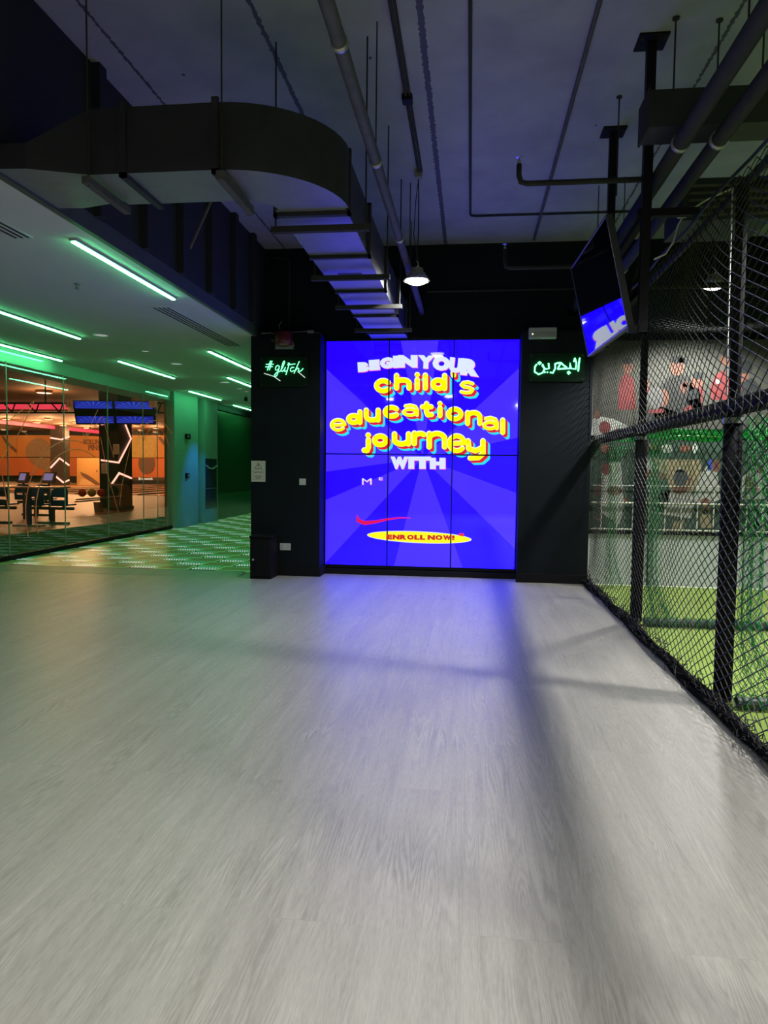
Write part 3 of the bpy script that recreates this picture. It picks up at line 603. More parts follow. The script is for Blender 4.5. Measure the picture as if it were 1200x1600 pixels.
def d_socket(t):
    for xx in (-2.415, -2.338):
        h = MB(); h.box(xx-0.006, xx+0.006, 8.9862, 8.9882, 0.388, 0.404); h.box(xx-0.016, xx-0.006, 8.9862, 8.9882, 0.362, 0.370); h.box(xx+0.006, xx+0.016, 8.9862, 8.9882, 0.362, 0.370); h.build('pin_holes', M_GREY, t)
    for xx in (-2.432, -2.322): MB().box(xx-0.008, xx+0.008, 8.984, 8.988, 0.392, 0.412, 0.001).build('switch_rocker', M_WHITE, t)
plate('power_socket', 'white double power socket low on the black wall beside the black cabinet', 'power socket', -2.448, -2.305, 0.335, 0.425, d_socket)
t = thing('cabinet', 'low black steel cabinet with a small lock at the end of the black wall', 'cabinet', (-2.58, 8.82, 0))
MB().box(-2.745, -2.47, 8.66, 8.985, 0.0, 0.52, 0.004).build('body', M_BLACK2, t)
MB().box(-2.755, -2.46, 8.645, 8.99, 0.52, 0.545, 0.006).build('lid', M_BLACK2, t)
dr = MB().box(-2.735, -2.48, 8.648, 8.66, 0.03, 0.505, 0.003).build('door', M_BLACK2, t)
MB().cyl((-2.70, 8.640, 0.245), (-2.70, 8.65, 0.245), 0.012, 12).build('lock', M_WHITE, dr)
# red sounder box with loose wires
t = thing('alarm_sounder', 'dusty red alarm sounder with loose wires on top of the black wall', 'alarm', (-2.39, 8.93, 2.94))
MB().box(-2.51, -2.275, 8.96, 9.0, 2.925, 3.02, 0.004).build('back_plate', M_GREY, t)
MB().lathe((-2.39, 8.93, 2.95), [(0.0, 0), (0.05, 0.0), (0.11, 0.02), (0.115, 0.07), (0.115, 0.165), (0.10, 0.18), (0, 0.18)], 20).build('body', P('dull_red_plastic', (0.13, 0.012, 0.016), 0.4), t, True)
MB().lathe((-2.39, 8.845, 2.975), [(0.0, -0.014), (0.012, -0.01), (0.014, 0), (0.01, 0.008), (0, 0.01)], 12).build('indicator', M_WHITE, t)
wb = MB()
for pl in ([(424, 530), (432, 537)], [(438, 519), (436, 508), (441, 502)], [(408, 521), (424, 520), (432, 523)], [(448, 520), (457, 519), (480, 518)], [(455, 528), (460, 540), (456, 544)]): wb.tube([at(x_, y_, 8.97) for x_, y_ in pl], 0.004, 5)
wb.build('wires', P('white_wire', (0.35, 0.35, 0.33), 0.5), t)
t = thing('junction_box', 'tiny grey junction box on the ledge above the left neon sign', 'junction box', (-2.06, 9.02, 3.12))
MB().box(-2.10, -2.02, 9.005, 9.06, 3.12, 3.165, 0.004).build('body', M_GREY, t); MB().cyl((-2.02, 9.03, 3.14), (-1.93, 9.03, 3.13), 0.004, 6).build('cable', M_GREY, t)
t = thing('emergency_light', 'slim grey emergency light box above the Arabic neon sign', 'emergency light', (0.845, 9.0, 3.02))
MB().box(0.68, 1.015, 8.965, 9.03, 3.02, 3.155, 0.008).build('body', P('pale_grey_case', (0.42, 0.44, 0.40), 0.4), t)
MB().box(0.695, 1.0, 8.955, 8.965, 3.035, 3.095, 0.004).build('diffuser', P('ribbed_lens', (0.30, 0.31, 0.28), 0.25), t)
MB().cyl((0.725, 8.948, 3.073), (0.725, 8.956, 3.073), 0.010, 10).build('indicator', E('pilot_lamp', (1, .9, .7), 1.2), t)
# ------------------------------------------------------------------ ceiling services
# main duct: run along x, quarter bend, run to the back wall
DB, DT = 3.10, 3.475
t = thing('air_duct', 'large dark rectangular air duct bending towards the video wall', 'air duct', (-1.05, 6.9, DB))
def duct_part(rings, name, top=M_DUCT, bottom=M_DUCTB):
    """rings of four corner points (outer bottom, inner bottom, inner top, outer top); the underside gets a lighter material"""
    a, b = MB(), MB(); n = len(rings)
    for r in rings: a.v += [tuple(p) for p in r]; b.v += [tuple(p) for p in r]
    for i in range(n-1):
        o, q = 4*i, 4*i+4
        b.f.append((o, o+1, q+1, q))
        for k in (1, 2, 3): a.f.append((o+k, o+(k+1) % 4, q+(k+1) % 4, q+k))
    a.f += [(0, 1, 2, 3), (4*n-1, 4*n-2, 4*n-3, 4*n-4)]
    o = a.build(name, top, t); b.build('underside', bottom, o)['label'] = 'lighter underside'
    return o
duct_part([[(-0.84, y, DB), (-1.31, y, DB), (-1.31, y, DT), (-0.84, y, DT)] for y in (9.34, 4.68)], 'straight_run')
cx_, cy_ = -1.475, 4.68
duct_part([[(cx_+.655*math.cos(a), cy_-.655*math.sin(a), DB), (cx_+.185*math.cos(a), cy_-.185*math.sin(a), DB), (cx_+.185*math.cos(a), cy_-.185*math.sin(a), DT), (cx_+.655*math.cos(a), cy_-.655*math.sin(a), DT)] for a in [PI/2*k/12 for k in range(13)]], 'bend')
duct_part([[(x_, 4.025, DB), (x_, 4.495, DB), (x_, 4.495, DT), (x_, 4.025, DT)] for x_ in (-1.475, -2.24)], 'cross_run')
duct_part([[(-2.24, 4.025, DB), (-2.24, 4.44, DB), (-2.24, 4.44, DT), (-2.24, 4.025, DT)], [(-2.57, 3.92, DB+.005), (-2.57, 4.54, DB+.005), (-2.57, 4.54, 3.25), (-2.57, 3.92, 3.25)], [(-2.76, 3.92, DB+.01), (-2.76, 4.54, DB+.01), (-2.76, 4.54, 3.25), (-2.76, 3.92, 3.25)]], 'reducer')
for y in (4.735, 5.69, 6.79, 7.87, 8.85):
    f = MB(); f.box(-1.335, -0.815, y-.02, y+.02, DB-.028, DB-.002); f.box(-0.838, -0.815, y-.02, y+.02, DB-.028, DT+.02); f.box(-1.335, -1.312, y-.02, y+.02, DB-.028, DT+.02); f.box(-1.335, -.815, y-.02, y+.02, DT+.002, DT+.02)
    f.build('flange', M_DUCT, t)
for x_ in (-1.475, -2.03):
    f = MB(); f.box(x_-.02, x_+.02, 4.0, 4.52, DB-.028, DB-.002); f.box(x_-.02, x_+.02, 4.0, 4.023, DB-.028, DT+.02); f.build('flange', M_DUCT, t)
for y in (4.90, 6.15, 7.26, 8.47):
    f = MB().box(-1.40, -0.715, y-.022, y+.022, DB-.075, DB-.034); o = f.build('hanger_bar', M_PIPED, t)
    MB().cyl((-0.74, y, DB-.08), (-0.74, y, CZ), 0.006, 6).cyl((-1.37, y, DB-.08), (-1.37, y, CZ), 0.006, 6).build('hanger_rod', M_PIPED, o)
f = MB().box(-2.25, -2.205, 3.95, 4.46, DB-.075, DB-.034); o = f.build('hanger_bar', M_PIPE, t); MB().cyl((-2.228, 3.985, DB-.08), (-2.228, 3.985, CZ), 0.005, 6).build('hanger_rod', M_PIPED, o)
f = MB().box(-1.45, -1.405, 3.95, 4.52, DB-.085, DB-.034); o = f.build('hanger_bar', M_PIPE, t); MB().cyl((-1.428, 3.985, DB-.08), (-1.428, 3.985, CZ), 0.005, 6).build('hanger_rod', M_PIPED, o)
MB().box(-1.18, -0.97, 6.2, 6.3, DB-.001, DB).build('seam', M_DUCT, t)
def clampd_pipe(name, label, path, r, clamps, mat=M_PIPE, cat='pipe', rods=()):
    t = thing(name, label, cat, path[0]); MB().tube(path, r, 14).build('pipe_run', mat, t, True)
    for c, d in clamps:
        c = Vector(c); d = Vector(d).normalized(); MB().tube([c-d*.014, c+d*.014], r+.008, 14).build('clamp', P('clamp_zinc', (0.45, 0.45, 0.45), 0.35, 0.6), t, True)
    for (x_, y_, z_) in rods: MB().cyl((x_, y_, z_), (x_, y_, CZ), 0.005, 6).build('hanger_rod', M_PIPED, t)
    return t
clampd_pipe('service_pipe', 'long grey pipe along the ceiling beside the air duct', [(-0.655, -4.4, 3.42), (-0.655, 9.35, 3.42)], 0.036, [((-0.655, y, 3.42), (0, 1, 0)) for y in (3.45, 4.75, 6.3, 7.35)], rods=[(-0.655, 4.75, 3.455), (-0.655, 7.35, 3.455)])
clampd_pipe('service_pipe', 'fat dark pipe above the net, left of the pair', [(1.242, -4.4, 3.415), (1.242, 9.35, 3.415)], 0.050, [((1.242, y, 3.415), (0, 1, 0)) for y in (4.66, 7.6)], M_PIPED, rods=[(1.242, 3.6, 3.46), (1.242, 7.6, 3.46)])
clampd_pipe('service_pipe', 'fat dark pipe above the net, right of the pair', [(1.458, -4.4, 3.415), (1.458, 9.35, 3.415)], 0.048, [((1.458, y, 3.415), (0, 1, 0)) for y in (4.64, 7.4)], M_PIPED, rods=[(1.458, 4.0, 3.46), (1.458, 7.4, 3.46)])
def sprinkler(y, zt, label):
    z = 3.415; t = thing('sprinkler_pipe', label, 'sprinkler pipe', (0.3, y, z))
    MB().tube([(1.188, y, z), (0.36, y, z), (0.315, y, z+.012), (0.30, y, z+.06), (0.30, y, zt-.05)], 0.019, 10).build('pipe_run', M_PIPED, t, True)
    MB().lathe((0.30, y, zt-.05), [(0.014, 0), (0.014, .02), (0.006, .025), (0.006, .045), (0.022, .047), (0.022, .05), (0, .05)], 14).build('sprinkler_head', P('chrome', (0.6, 0.6, 0.6), 0.25, 0.8), t)
sprinkler(5.2, 3.60, 'thin dark sprinkler pipe with an upturned end, upper one')
sprinkler(7.3, 3.65, 'thin dark sprinkler pipe with an upturned end, lower one in front of the black wall')
t = thing('ceiling_conduit', 'straight conduit on the ceiling with a box, ending above the hanging lamp', 'conduit', (-0.545, 4, CZ))
MB().cyl((-0.535, -4.4, CZ-.018), (-0.549, 7.05, CZ-.018), 0.013, 8).cyl((-0.507, -4.4, CZ-.018), (-0.521, 7.05, CZ-.018), 0.010, 8).build('conduit_run', M_PIPED, t)
MB().box(-0.58, -0.50, 5.63, 5.73, CZ-.05, CZ, .006).build('junction_box', M_BLACK2, t); MB().box(-0.59, -0.52, 7.04, 7.14, CZ-.07, CZ, .006).build('junction_box', M_GREY, t)
t = thing('ceiling_conduit', 'thin ceiling conduit turning sharply to the right before the back wall', 'conduit', (-0.054, 4, CZ))
MB().tube([(-0.054, -4.4, CZ-.016), (-0.054, 8.26, CZ-.016), (-0.04, 8.3, CZ-.016), (0.0, 8.32, CZ-.016), (1.9, 8.33, CZ-.016)], 0.012, 8).build('conduit_run', M_PIPED, t, True)
t = thing('ceiling_conduit', 'thin pale conduit on the ceiling left of the hanging posts', 'conduit', (0.735, 4, CZ))
MB().cyl((0.737, -4.4, CZ-.018), (0.734, 9.2, CZ-.018), 0.016, 8).build('conduit_run', M_PIPE, t)
t = thing('wall_conduit', 'horizontal conduit across the black wall above the screens', 'conduit', (0.3, 9.33, 3.7))
MB().cyl((-0.6, 9.335, 3.70), (1.8, 9.335, 3.70), 0.014, 8).build('conduit_run', M_PIPED, t)
t = thing('wall_conduit', 'upright conduit on the dark wall left of the duct, above the red sounder', 'conduit', (-2.45, 9.33, 3.2))
MB().tube([(-2.42, 9.335, 3.14), (-2.42, 9.335, 4.1), (-2.46, 9.335, 4.16), (-2.62, 9.335, 4.18)], 0.011, 8).build('conduit_run', M_PIPED, t)
# loose hanger rods from the ceiling
for i, (x_, y_, z_, lb) in enumerate([(-0.76, 6.24, 3.5, None), (-0.78, 7.55, 3.5, None), (1.09, 5.85, 3.55, 'thin threaded rod hanging from the ceiling between the two square posts'), (1.249, 4.9, 3.75, 'thin threaded rod above the small duct, beside the nearer square post'), (1.53, 4.95, 3.73, 'thin threaded rod above the small duct, right of the fat pipes')]):
    if not lb: continue
    t = thing('threaded_rod', lb, 'rod', (x_, y_, z_)); MB().cyl((x_, y_, z_), (x_, y_, CZ-.01), 0.006, 6).build('rod', M_PIPED, t); MB().cyl((x_, y_, CZ-.012), (x_, y_, CZ), 0.022, 10).build('anchor', M_PIPED, t)
# right-hand duct
t = thing('air_duct', 'small black rectangular duct crossing above the fat pipes', 'air duct', (1.05, 4.72, 3.5))
MB().box(1.045, 5.5, 4.63, 4.88, 3.505, 3.725).build('duct_body', M_DUCT, t)
MB().box(1.035, 1.047, 4.62, 4.89, 3.495, 3.735).build('end_cap', M_PIPED, t)
MB().box(1.3, 1.34, 4.60, 4.91, 3.47, 3.505).build('hanger_bar', M_PIPED, t)
t = thing('air_duct', 'short louvred duct box behind the fat pipes above the net', 'air duct', (1.9, 6.2, 3.3))
MB().box(1.62, 2.3, 5.95, 6.5, 3.38, 3.70).build('duct_body', M_DUCT, t); f = MB()
for k in range(5): f.box(1.66, 2.26, 5.93, 5.955, 3.41+k*.055, 3.425+k*.055)
f.build('louvre', M_PIPE, t)
t = thing('brace', 'thin diagonal brace hanging in front of the black bulkhead', 'brace', (-2.3, 5, 3.3))
MB().cyl(at(331, 312, 5.6), at(297, 388, 5.9), 0.012, 6).build('bar', M_PIPE, t)
# ------------------------------------------------------------------ television on its hanging frame
t = thing('tv_bracket', 'black square post frame hung from the ceiling behind the television', 'tv mount', (1.16, 5.75, 2.4))
for y in (5.14, 6.43):
    o = MB().box(1.127, 1.187, y-.03, y+.03, 2.36 if y < 6 else 2.5, CZ-.012).build('post', M_BLACK2, t)
    MB().box(1.06, 1.255, y-.10, y+.10, CZ-.012, CZ).build('ceiling_plate', M_BLACK2, o)
    for dx in (-.075, .075): MB().cyl((1.157+dx, y-.07, CZ-.03), (1.157+dx, y-.07, CZ-.012), 0.012, 6).build('bolt', M_PIPED, o)
for z in (3.16, 2.66): MB().box(1.135, 1.18, 5.17, 6.40, z-.025, z+.025).build('cross_beam', M_BLACK2, t)
MB().box(1.10, 1.50, 5.115, 5.165, 3.14, 3.19).build('side_arm', M_BLACK2, t)
MB().box(1.06, 1.187, 5.115, 5.165, 2.36, 2.41).build('side_arm', M_BLACK2, t)
MB().cyl((1.14, 5.14, 2.9), (1.09, 5.4, 2.62), 0.014, 6).build('stay', M_BLACK2, t)
tv = thing('television', 'flat black television tilted down beside the net, mirroring the blue screens', 'television', (1.0, 5.86, 2.41))
ta = math.radians(12.6); tw_ = math.radians(-2.6); uy = Vector((math.sin(tw_), math.cos(tw_), 0)); nh = Vector((-math.cos(tw_), math.sin(tw_), 0)); ux = nh*math.sin(ta) + Vector((0, 0, math.cos(ta))); un = nh*math.cos(ta) - Vector((0, 0, math.sin(ta))); tb = Vector((1.075, 5.20, 2.412)); TW, TH = 1.32, 0.79
def tbox(u0, u1, v0, v1, d0, d1):  # along y, up the screen, out of the screen
    p = lambda u, v, d: tb + uy*u + ux*v + un*d
    return [p(u0, v0, d0), p(u1, v0, d0), p(u1, v1, d0), p(u0, v1, d0), p(u0, v0, d1), p(u1, v0, d1), p(u1, v1, d1), p(u0, v1, d1)]
MB().hexa(tbox(0, TW, 0, TH, -.045, -.004)).build('back_cover', P('tv_shell', (0.03, 0.03, 0.034), 0.4), tv)
sc_ = MB().hexa(tbox(.010, TW-.010, .016, TH-.010, -.004, -.001)).build('screen', P('tv_glass', (0.004, 0.004, 0.006), 0.02, spec=0.8, coat=1.0), tv)
bz = MB()
for a in ((0, TW, 0, .016), (0, TW, TH-.010, TH), (0, .010, .016, TH-.010), (TW-.010, TW, .016, TH-.010)): bz.hexa(tbox(*a, -.004, .003))
bz.build('bezel', P('tv_bezel', (0.05, 0.05, 0.055), 0.35), tv)
MB().hexa(tbox(.95, 1.2, .0, .10, -.09, -.045)).build('rear_box', M_BLACK2, tv)
cb = MB().tube([at(1146, 294, 5.3), at(1106, 311, 5.3), at(1076, 330, 5.3), at(1066, 340, 5.3), at(1059, 352, 5.25), at(1052, 378, 5.2), at(1040, 397, 5.15), at(1022, 405, 5.12)], 0.006, 6)
t = thing('cable', 'loose white cable looping down from the pipes beside the television', 'cable', at(1066, 336, 5.3)); cb.build('wire', P('white_cable', (0.6, 0.6, 0.55), 0.5), t, True)
MB().box(t.location.x-.03, t.location.x+.035, 5.27, 5.33, t.location.z-.015, t.location.z+.015, .006).build('connector', M_WHITE, t)
# ------------------------------------------------------------------ pitch: walls, murals, rail
struct(MB().box(1.47, 7, 9.08, 9.36, 0, 0.635), 'wall_pitch_low', P('grey_pad_wall', (0.47, 0.51, 0.49), 0.6, noise=0.06, nscale=2))
struct(MB().box(1.47, 7, 9.06, 9.10, 0.635, 0.675), 'trim_4', M_BLACK2)
for i, x_ in enumerate((2.2, 3.53)): struct(MB().box(x_-.012, x_+.012, 9.074, 9.08, 0, 0.635), 'trim_%d' % (5+i), M_BLACK2)
struct(MB().box(1.52, 7, 8.99, 9.05, 0.002, 0.006), 'trim_7', M_TURFLINE); struct(MB().box(1.80, 1.87, -4, 4.33, 0.002, 0.006), 'trim_8', M_TURFLINE)
def art(px, py, d=0.0): return at(px, py, 9.085-d)
def mural(name, label, x0, x1, z0, z1, mat):
    t = thing(name, label, 'mural', ((x0+x1)/2, 9.085, z0), 'printed murals behind the pitch')
    MB().box(x0, x1, 9.085, 9.10, z0, z1).build('print_sheet', mat, t); return t
def blob(parent, name, mat, shapes, d):
    b = MB()
    for sh in shapes:
        if len(sh) == 4 and not isinstance(sh[0], tuple): cx, cy, rx, ry = sh; b.poly([art(cx+rx*math.cos(2*PI*k/20), cy-ry*math.sin(2*PI*k/20), d) for k in range(20)][::-1])
        else: b.poly([art(x_, y_, d) for x_, y_ in sh])
    return b.build(name, mat, parent)
SK = P('print_skin', (0.15, 0.062, 0.04), 0.7, noise=0.35, nscale=14); SK2 = P('print_skin_dark', (0.10, 0.045, 0.03), 0.7, noise=0.3, nscale=14); BKp = P('print_black', (0.010, 0.013, 0.013), 0.7); RDp = P('print_red', (0.14, 0.018, 0.018), 0.7, noise=0.6, nscale=9)
WHp = P('print_white', (0.33, 0.345, 0.31), 0.7, noise=0.55, nscale=9); BLp = P('print_blue', (0.02, 0.05, 0.28), 0.7); GRp = P('print_green', (0.014, 0.055, 0.03), 0.7, noise=0.6, nscale=9); KHp = P('print_khaki', (0.25, 0.215, 0.12), 0.7, noise=0.3, nscale=9); CAM_ = P('print_camo', (0.018, 0.02, 0.018), 0.7, noise=0.95, nscale=16)
up = mural('mural', 'upper printed wall picture of a seated crowd with a man in a cap', 1.47, 7, 1.93, 3.005, P('print_cream', (0.045, 0.047, 0.036), 0.7, noise=0.1, nscale=2))
def person_print(parent, name, label, body, bodymat, head, extra=()):
    o = blob(parent, name, bodymat, body, 0.001); o['label'] = label
    blob(o, 'painted_head', SK, [head], 0.0018)
    cx, cy, rx, ry = head
    for nm, mt, sh in extra: blob(o, nm, mt, sh, 0.0024)
    return o
person_print(up, 'painted_figure', 'printed man in cap and patterned shirt', [[(1020, 655), (1028, 610), (1045, 590), (1058, 585), (1075, 588), (1092, 605), (1098, 650)]], CAM_, (1058, 572, 11, 15), [('painted_cap', BKp, [(1058, 562, 12, 6), [(1060, 566), (1076, 570), (1074, 562), (1062, 558)]]), ('painted_hands', SK2, [(1068, 607, 6, 9), (1072, 600, 5, 5)]), ('painted_camera', BKp, [[(1074, 612), (1090, 606), (1092, 622), (1076, 626)]])])
person_print(up, 'painted_figure', 'printed person in a red shirt beside the man in the cap', [[(1073, 625), (1078, 600), (1086, 588), (1095, 590), (1099, 610), (1095, 650), (1078, 655)]], RDp, (1089, 596, 9, 12), [('painted_hair', BKp, [(1091, 587, 9, 6)])])
person_print(up, 'painted_figure', 'printed person in red with raised arm', [[(1110, 605), (1118, 586), (1130, 578), (1140, 590), (1142, 625), (1112, 625)]], RDp, (1134, 562, 8, 11), [('painted_hair', BKp, [(1136, 553, 8, 6)]), ('painted_crest', WHp, [(1122, 596, 4, 4)])])
person_print(up, 'painted_figure', 'printed dark haired person at the right of the crowd', [[(1150, 625), (1156, 600), (1175, 590), (1195, 612), (1200, 640)]], BKp, (1160, 583, 10, 14), [('painted_hair', BKp, [(1164, 574, 12, 10)]), ('painted_collar', RDp, [[(1150, 604), (1160, 600), (1158, 612)]])])
person_print(up, 'painted_figure', 'printed standing person in red at the left of the crowd', [[(965, 640), (968, 595), (978, 582), (990, 592), (994, 640)]], RDp, (981, 573, 8, 11), [('painted_hair', BKp, [(981, 564, 8, 5)])])
person_print(up, 'painted_figure', 'printed face with red top behind the second post', [[(1000, 616), (1003, 592), (1012, 590), (1015, 616)]], RDp, (1007, 600, 7, 12), [('painted_hair', BKp, [(1006, 589, 7, 6)])])
person_print(up, 'painted_figure', 'printed curly grey haired head at the bottom of the crowd', [[(1008, 690), (1012, 640), (1030, 634), (1060, 645), (1075, 690)]], BKp, (1036, 622, 9, 14), [('painted_hair', P('print_grey', (0.09, 0.09, 0.085), 0.7, noise=0.5, nscale=40), [(1024, 622, 13, 18)]), ('painted_collar', RDp, [[(1014, 640), (1038, 638), (1036, 645), (1014, 646)]])])
person_print(up, 'painted_figure', 'printed small figures in red and white far left', [[(924, 680), (926, 655), (935, 650), (960, 655), (985, 668), (985, 690)]], WHp, (933, 648, 5, 7), [('painted_shirt', RDp, [(945, 668, 9, 10), (966, 676, 7, 7), (1035, 658, 7, 5), (1077, 645, 9, 12)])])
lw = mural('mural', 'lower printed wall picture of photographers leaning over a railing', 1.47, 7, 0.675, 1.80, P('print_dark_green', (0.022, 0.05, 0.032), 0.7, noise=0.9, nscale=6))
blob(lw, 'painted_bench', KHp, [[(1010, 718), (1096, 718), (1096, 768), (1010, 768)]], 0.0005); blob(lw, 'painted_bag', KHp, [[(1051, 815), (1068, 813), (1068, 828), (1050, 828)]], 0.0005)
person_print(lw, 'painted_figure', 'printed bending person with white cap band', [[(1010, 790), (1030, 770), (1050, 765), (1080, 768), (1086, 790), (1078, 810), (1012, 800)]], WHp, (1062, 765, 12, 7), [('painted_hair', P('print_slate', (0.045, 0.055, 0.06), 0.7), [(1063, 747, 11, 14)]), ('painted_band', WHp, [[(1056, 738), (1070, 738), (1071, 733), (1057, 732)]]), ('painted_arm', SK, [[(1072, 762), (1077, 745), (1080, 748), (1076, 766)], (1064, 765, 6, 4)])])
person_print(lw, 'painted_figure', 'printed person in a white shirt and blue cap', [[(1082, 785), (1090, 750), (1104, 728), (1120, 732), (1126, 780), (1100, 790)]], WHp, (1119, 728, 6, 10), [('painted_cap', BLp, [[(1105, 722), (1112, 716), (1113, 733), (1106, 736)]]), ('painted_hands', SK, [(1102, 784, 7, 6)])])
person_print(lw, 'painted_figure', 'printed person in dark clothes stretching an arm', [[(1000, 800), (1003, 745), (1020, 730), (1040, 742), (1048, 765), (1040, 800)]], GRp, (1012, 738, 6, 9), [('painted_arm', SK, [[(1018, 737), (1042, 740), (1041, 748), (1030, 748)]]), ('painted_sleeve', WHp, [[(1008, 722), (1022, 720), (1022, 734), (1008, 734)]])])
person_print(lw, 'painted_figure', 'printed face with white headscarf high in the lower picture', [[(1070, 718), (1058, 700), (1090, 695), (1098, 716)]], GRp, (1071, 701, 9, 6), [('painted_scarf', WHp, [(1086, 701, 4, 8)])])
person_print(lw, 'painted_figure', 'printed face beside white cloth under the bar', [[(1008, 715), (1018, 708), (1050, 705), (1056, 716)]], GRp, (1020, 698, 7, 6), [('painted_cloth', WHp, [(1042, 701, 9, 7)])])
person_print(lw, 'painted_figure', 'printed red and white figures left of the second post', [[(938, 800), (940, 735), (952, 722), (970, 722), (975, 790), (968, 820)]], WHp, (946, 701, 7, 7), [('painted_shirt', RDp, [(948, 733, 8, 9), (960, 767, 12, 7), (934, 767, 4, 8)]), ('painted_face', SK, [(934, 808, 5, 6), (978, 782, 4, 4)])])
person_print(lw, 'painted_figure', 'printed person in white and red right of the nearest post', [[(1158, 780), (1160, 745), (1172, 735), (1190, 735), (1192, 780)]], WHp, (1170, 755, 6, 12), [('painted_patch', RDp, [(1177, 760, 7, 10), (1186, 736, 4, 5), (1180, 818, 6, 9)]), ('painted_trousers', BKp, [[(1160, 780), (1190, 780), (1190, 830), (1160, 830)]])])
person_print(lw, 'painted_figure', 'printed crouching person in brown by the railing', [[(1094, 825), (1094, 797), (1108, 790), (1112, 825)]], KHp, (1102, 790, 5, 5), [('painted_hair', BKp, [(1102, 800, 5, 4)])])
t = thing('guard_rail', 'thin white metal railing standing on the low grey wall', 'railing', (3.0, 9.07, 0.675))
M_RAIL = P('white_rail', (0.62, 0.62, 0.52), 0.4)
MB().cyl((1.5, 9.055, 1.02), (6.9, 9.055, 1.02), 0.012, 8).build('top_rail', M_RAIL, t); MB().cyl((1.5, 9.055, 0.695), (6.9, 9.055, 0.695), 0.010, 8).build('bottom_rail', M_RAIL, t)
MB().cyl((1.5, 9.055, 1.235), (6.9, 9.055, 1.235), 0.005, 6).build('wire', M_RAIL, t)
x_ = 1.62
while x_ < 6.9:
    MB().cyl((x_, 9.055, 0.675), (x_, 9.055, 1.235 if int(round((x_-1.62)/.19)) % 4 == 3 else 1.02), 0.008, 6).build('baluster', M_RAIL, t); x_ += 0.19
# ------------------------------------------------------------------ frame of the cage
PX = 1.572
fr = thing('cage_frame', 'black padded post and rail frame behind the net', 'frame', (PX, 4.55, 0))
for y in (6.86, 4.54, 1.2):
    o = MB().tube([(PX, y, 0), (PX, y, 0.9), (PX, y, 1.78)], 0.054, 14).build('post', M_PAD, fr, True)
    MB().cyl((PX, y, 1.78), (PX, y, 3.10), 0.034, 12).build('upper_post', M_PAD, o)
    MB().tube([(PX, y, 1.70), (PX, y, 1.735)], 0.060, 14).build('joint_collar', P('collar_steel', (0.35, 0.35, 0.35), 0.35, 0.6), o)
    MB().cyl((PX, y, 3.10), (6.8, y, 3.10), 0.026, 10).build('cross_beam', M_BLACK2, fr)
MB().tube([(PX, -4, 1.80), (PX, 2, 1.80), (PX, 5, 1.80), (PX, 9.05, 1.80)], 0.055, 14).build('padded_rail', M_PAD, fr, True)
MB().cyl((PX, -4, 3.10), (PX, 9.05, 3.10), 0.024, 10).build('top_rail', M_BLACK2, fr)
for y in (6.62, 4.36): MB().cyl((PX+.02, y, 0.045), (6.5, y, 0.045), 0.036, 10).build('floor_bar', P('dark_green_bar', (0.012, 0.035, 0.02), 0.5), fr)
# ------------------------------------------------------------------ nets
def lattice(nu, nv, fn, r):
    """diamond netting on a grid of nodes (i+j even); fn(i, j) -> point; thin three-sided twine"""
    idx = np.arange(3)*2*PI/3
    A, B = [], []
    P_ = np.array([[fn(i, j) for j in range(nv)] for i in range(nu)], float)
    for i in range(nu):
        for j in range(nv-1):
            if (i+j) % 2: continue
            for d in (-1, 1):
                if 0 <= i+d < nu: A.append(P_[i, j]); B.append(P_[i+d, j+1])
    A = np.array(A); B = np.array(B); T = B-A; L_ = np.linalg.norm(T, axis=1, keepdims=True); T = T/np.maximum(L_, 1e-9)
    ref = np.tile(np.array([[1.0, 0.13, 0.07]]), (len(T), 1)); U = np.cross(T, ref); U /= np.linalg.norm(U, axis=1, keepdims=True); V = np.cross(T, U)
    rad = r(A) if callable(r) else np.full((len(A), 1), r)
    ring = [U*math.cos(a)*rad + V*math.sin(a)*rad for a in idx]
    vs = np.stack([A+ring[0], A+ring[1], A+ring[2], B+ring[0], B+ring[1], B+ring[2]], 1).reshape(-1, 3)
    n = len(A); f = np.array([[0, 1, 4, 3], [1, 2, 5, 4], [2, 0, 3, 5]]); fs = (f[None]+6*np.arange(n)[:, None, None]).reshape(-1, 4)
    mb = MB(); mb.v = [tuple(v) for v in vs.tolist()]; mb.f = [tuple(q) for q in fs.tolist()]
    return mb
def wob(a, b, s): return math.sin(a*1.7+s)*0.5 + math.sin(b*2.3+s*1.9)*0.3 + math.sin(a*3.1+b*1.3+s*.7)*0.35
NY0, NDY, NDZ = -0.6, 0.058, 0.0335
def net_pt(i, j):
    y = NY0 + i*NDY; z = 0.03 + j*NDZ
    sag = 0.030*wob(y, z, 0.4)
    s = max(0, math.sin(PI*min(1, max(0, z-0.0)/1.8))) if z < 1.8 else max(0, math.sin(PI*min(1, (z-1.8)/1.3)))
    x = 1.478 - 0.035*s*(1+0.8*math.sin(y*1.9)) + 0.012*wob(y*2, z*3, 2.2)
    if z < 0.25: x -= (0.25-z)*0.12
    y2 = y + 0.10*wob(y*.8, z*.9, 1.0) + (0.10*math.sin((z-1.8)*2.2) if z > 1.8 else 0)
    z2 = z + 0.5*sag*(1 if 0.1 < z < 2.9 else 0)
    return (x, min(y2, 9.0), z2)
NU, NV = int((9.05-NY0)/NDY)+1, int(3.08/NDZ)+1
sn = thing('safety_net', 'tall black safety net hanging along the pitch', 'net', (1.47, 4.5, 0))
lattice(NU, NV, net_pt, 0.0034).build('netting', M_TWINE, sn)
lattice(52, 42, lambda i, j: (1.6+i*0.06, 6.9+j*0.05, 3.06-0.05*math.sin(PI*i/51)*math.sin(PI*j/41)), 0.0028).build('roof_netting', M_TWINE, sn)
hm = MB()
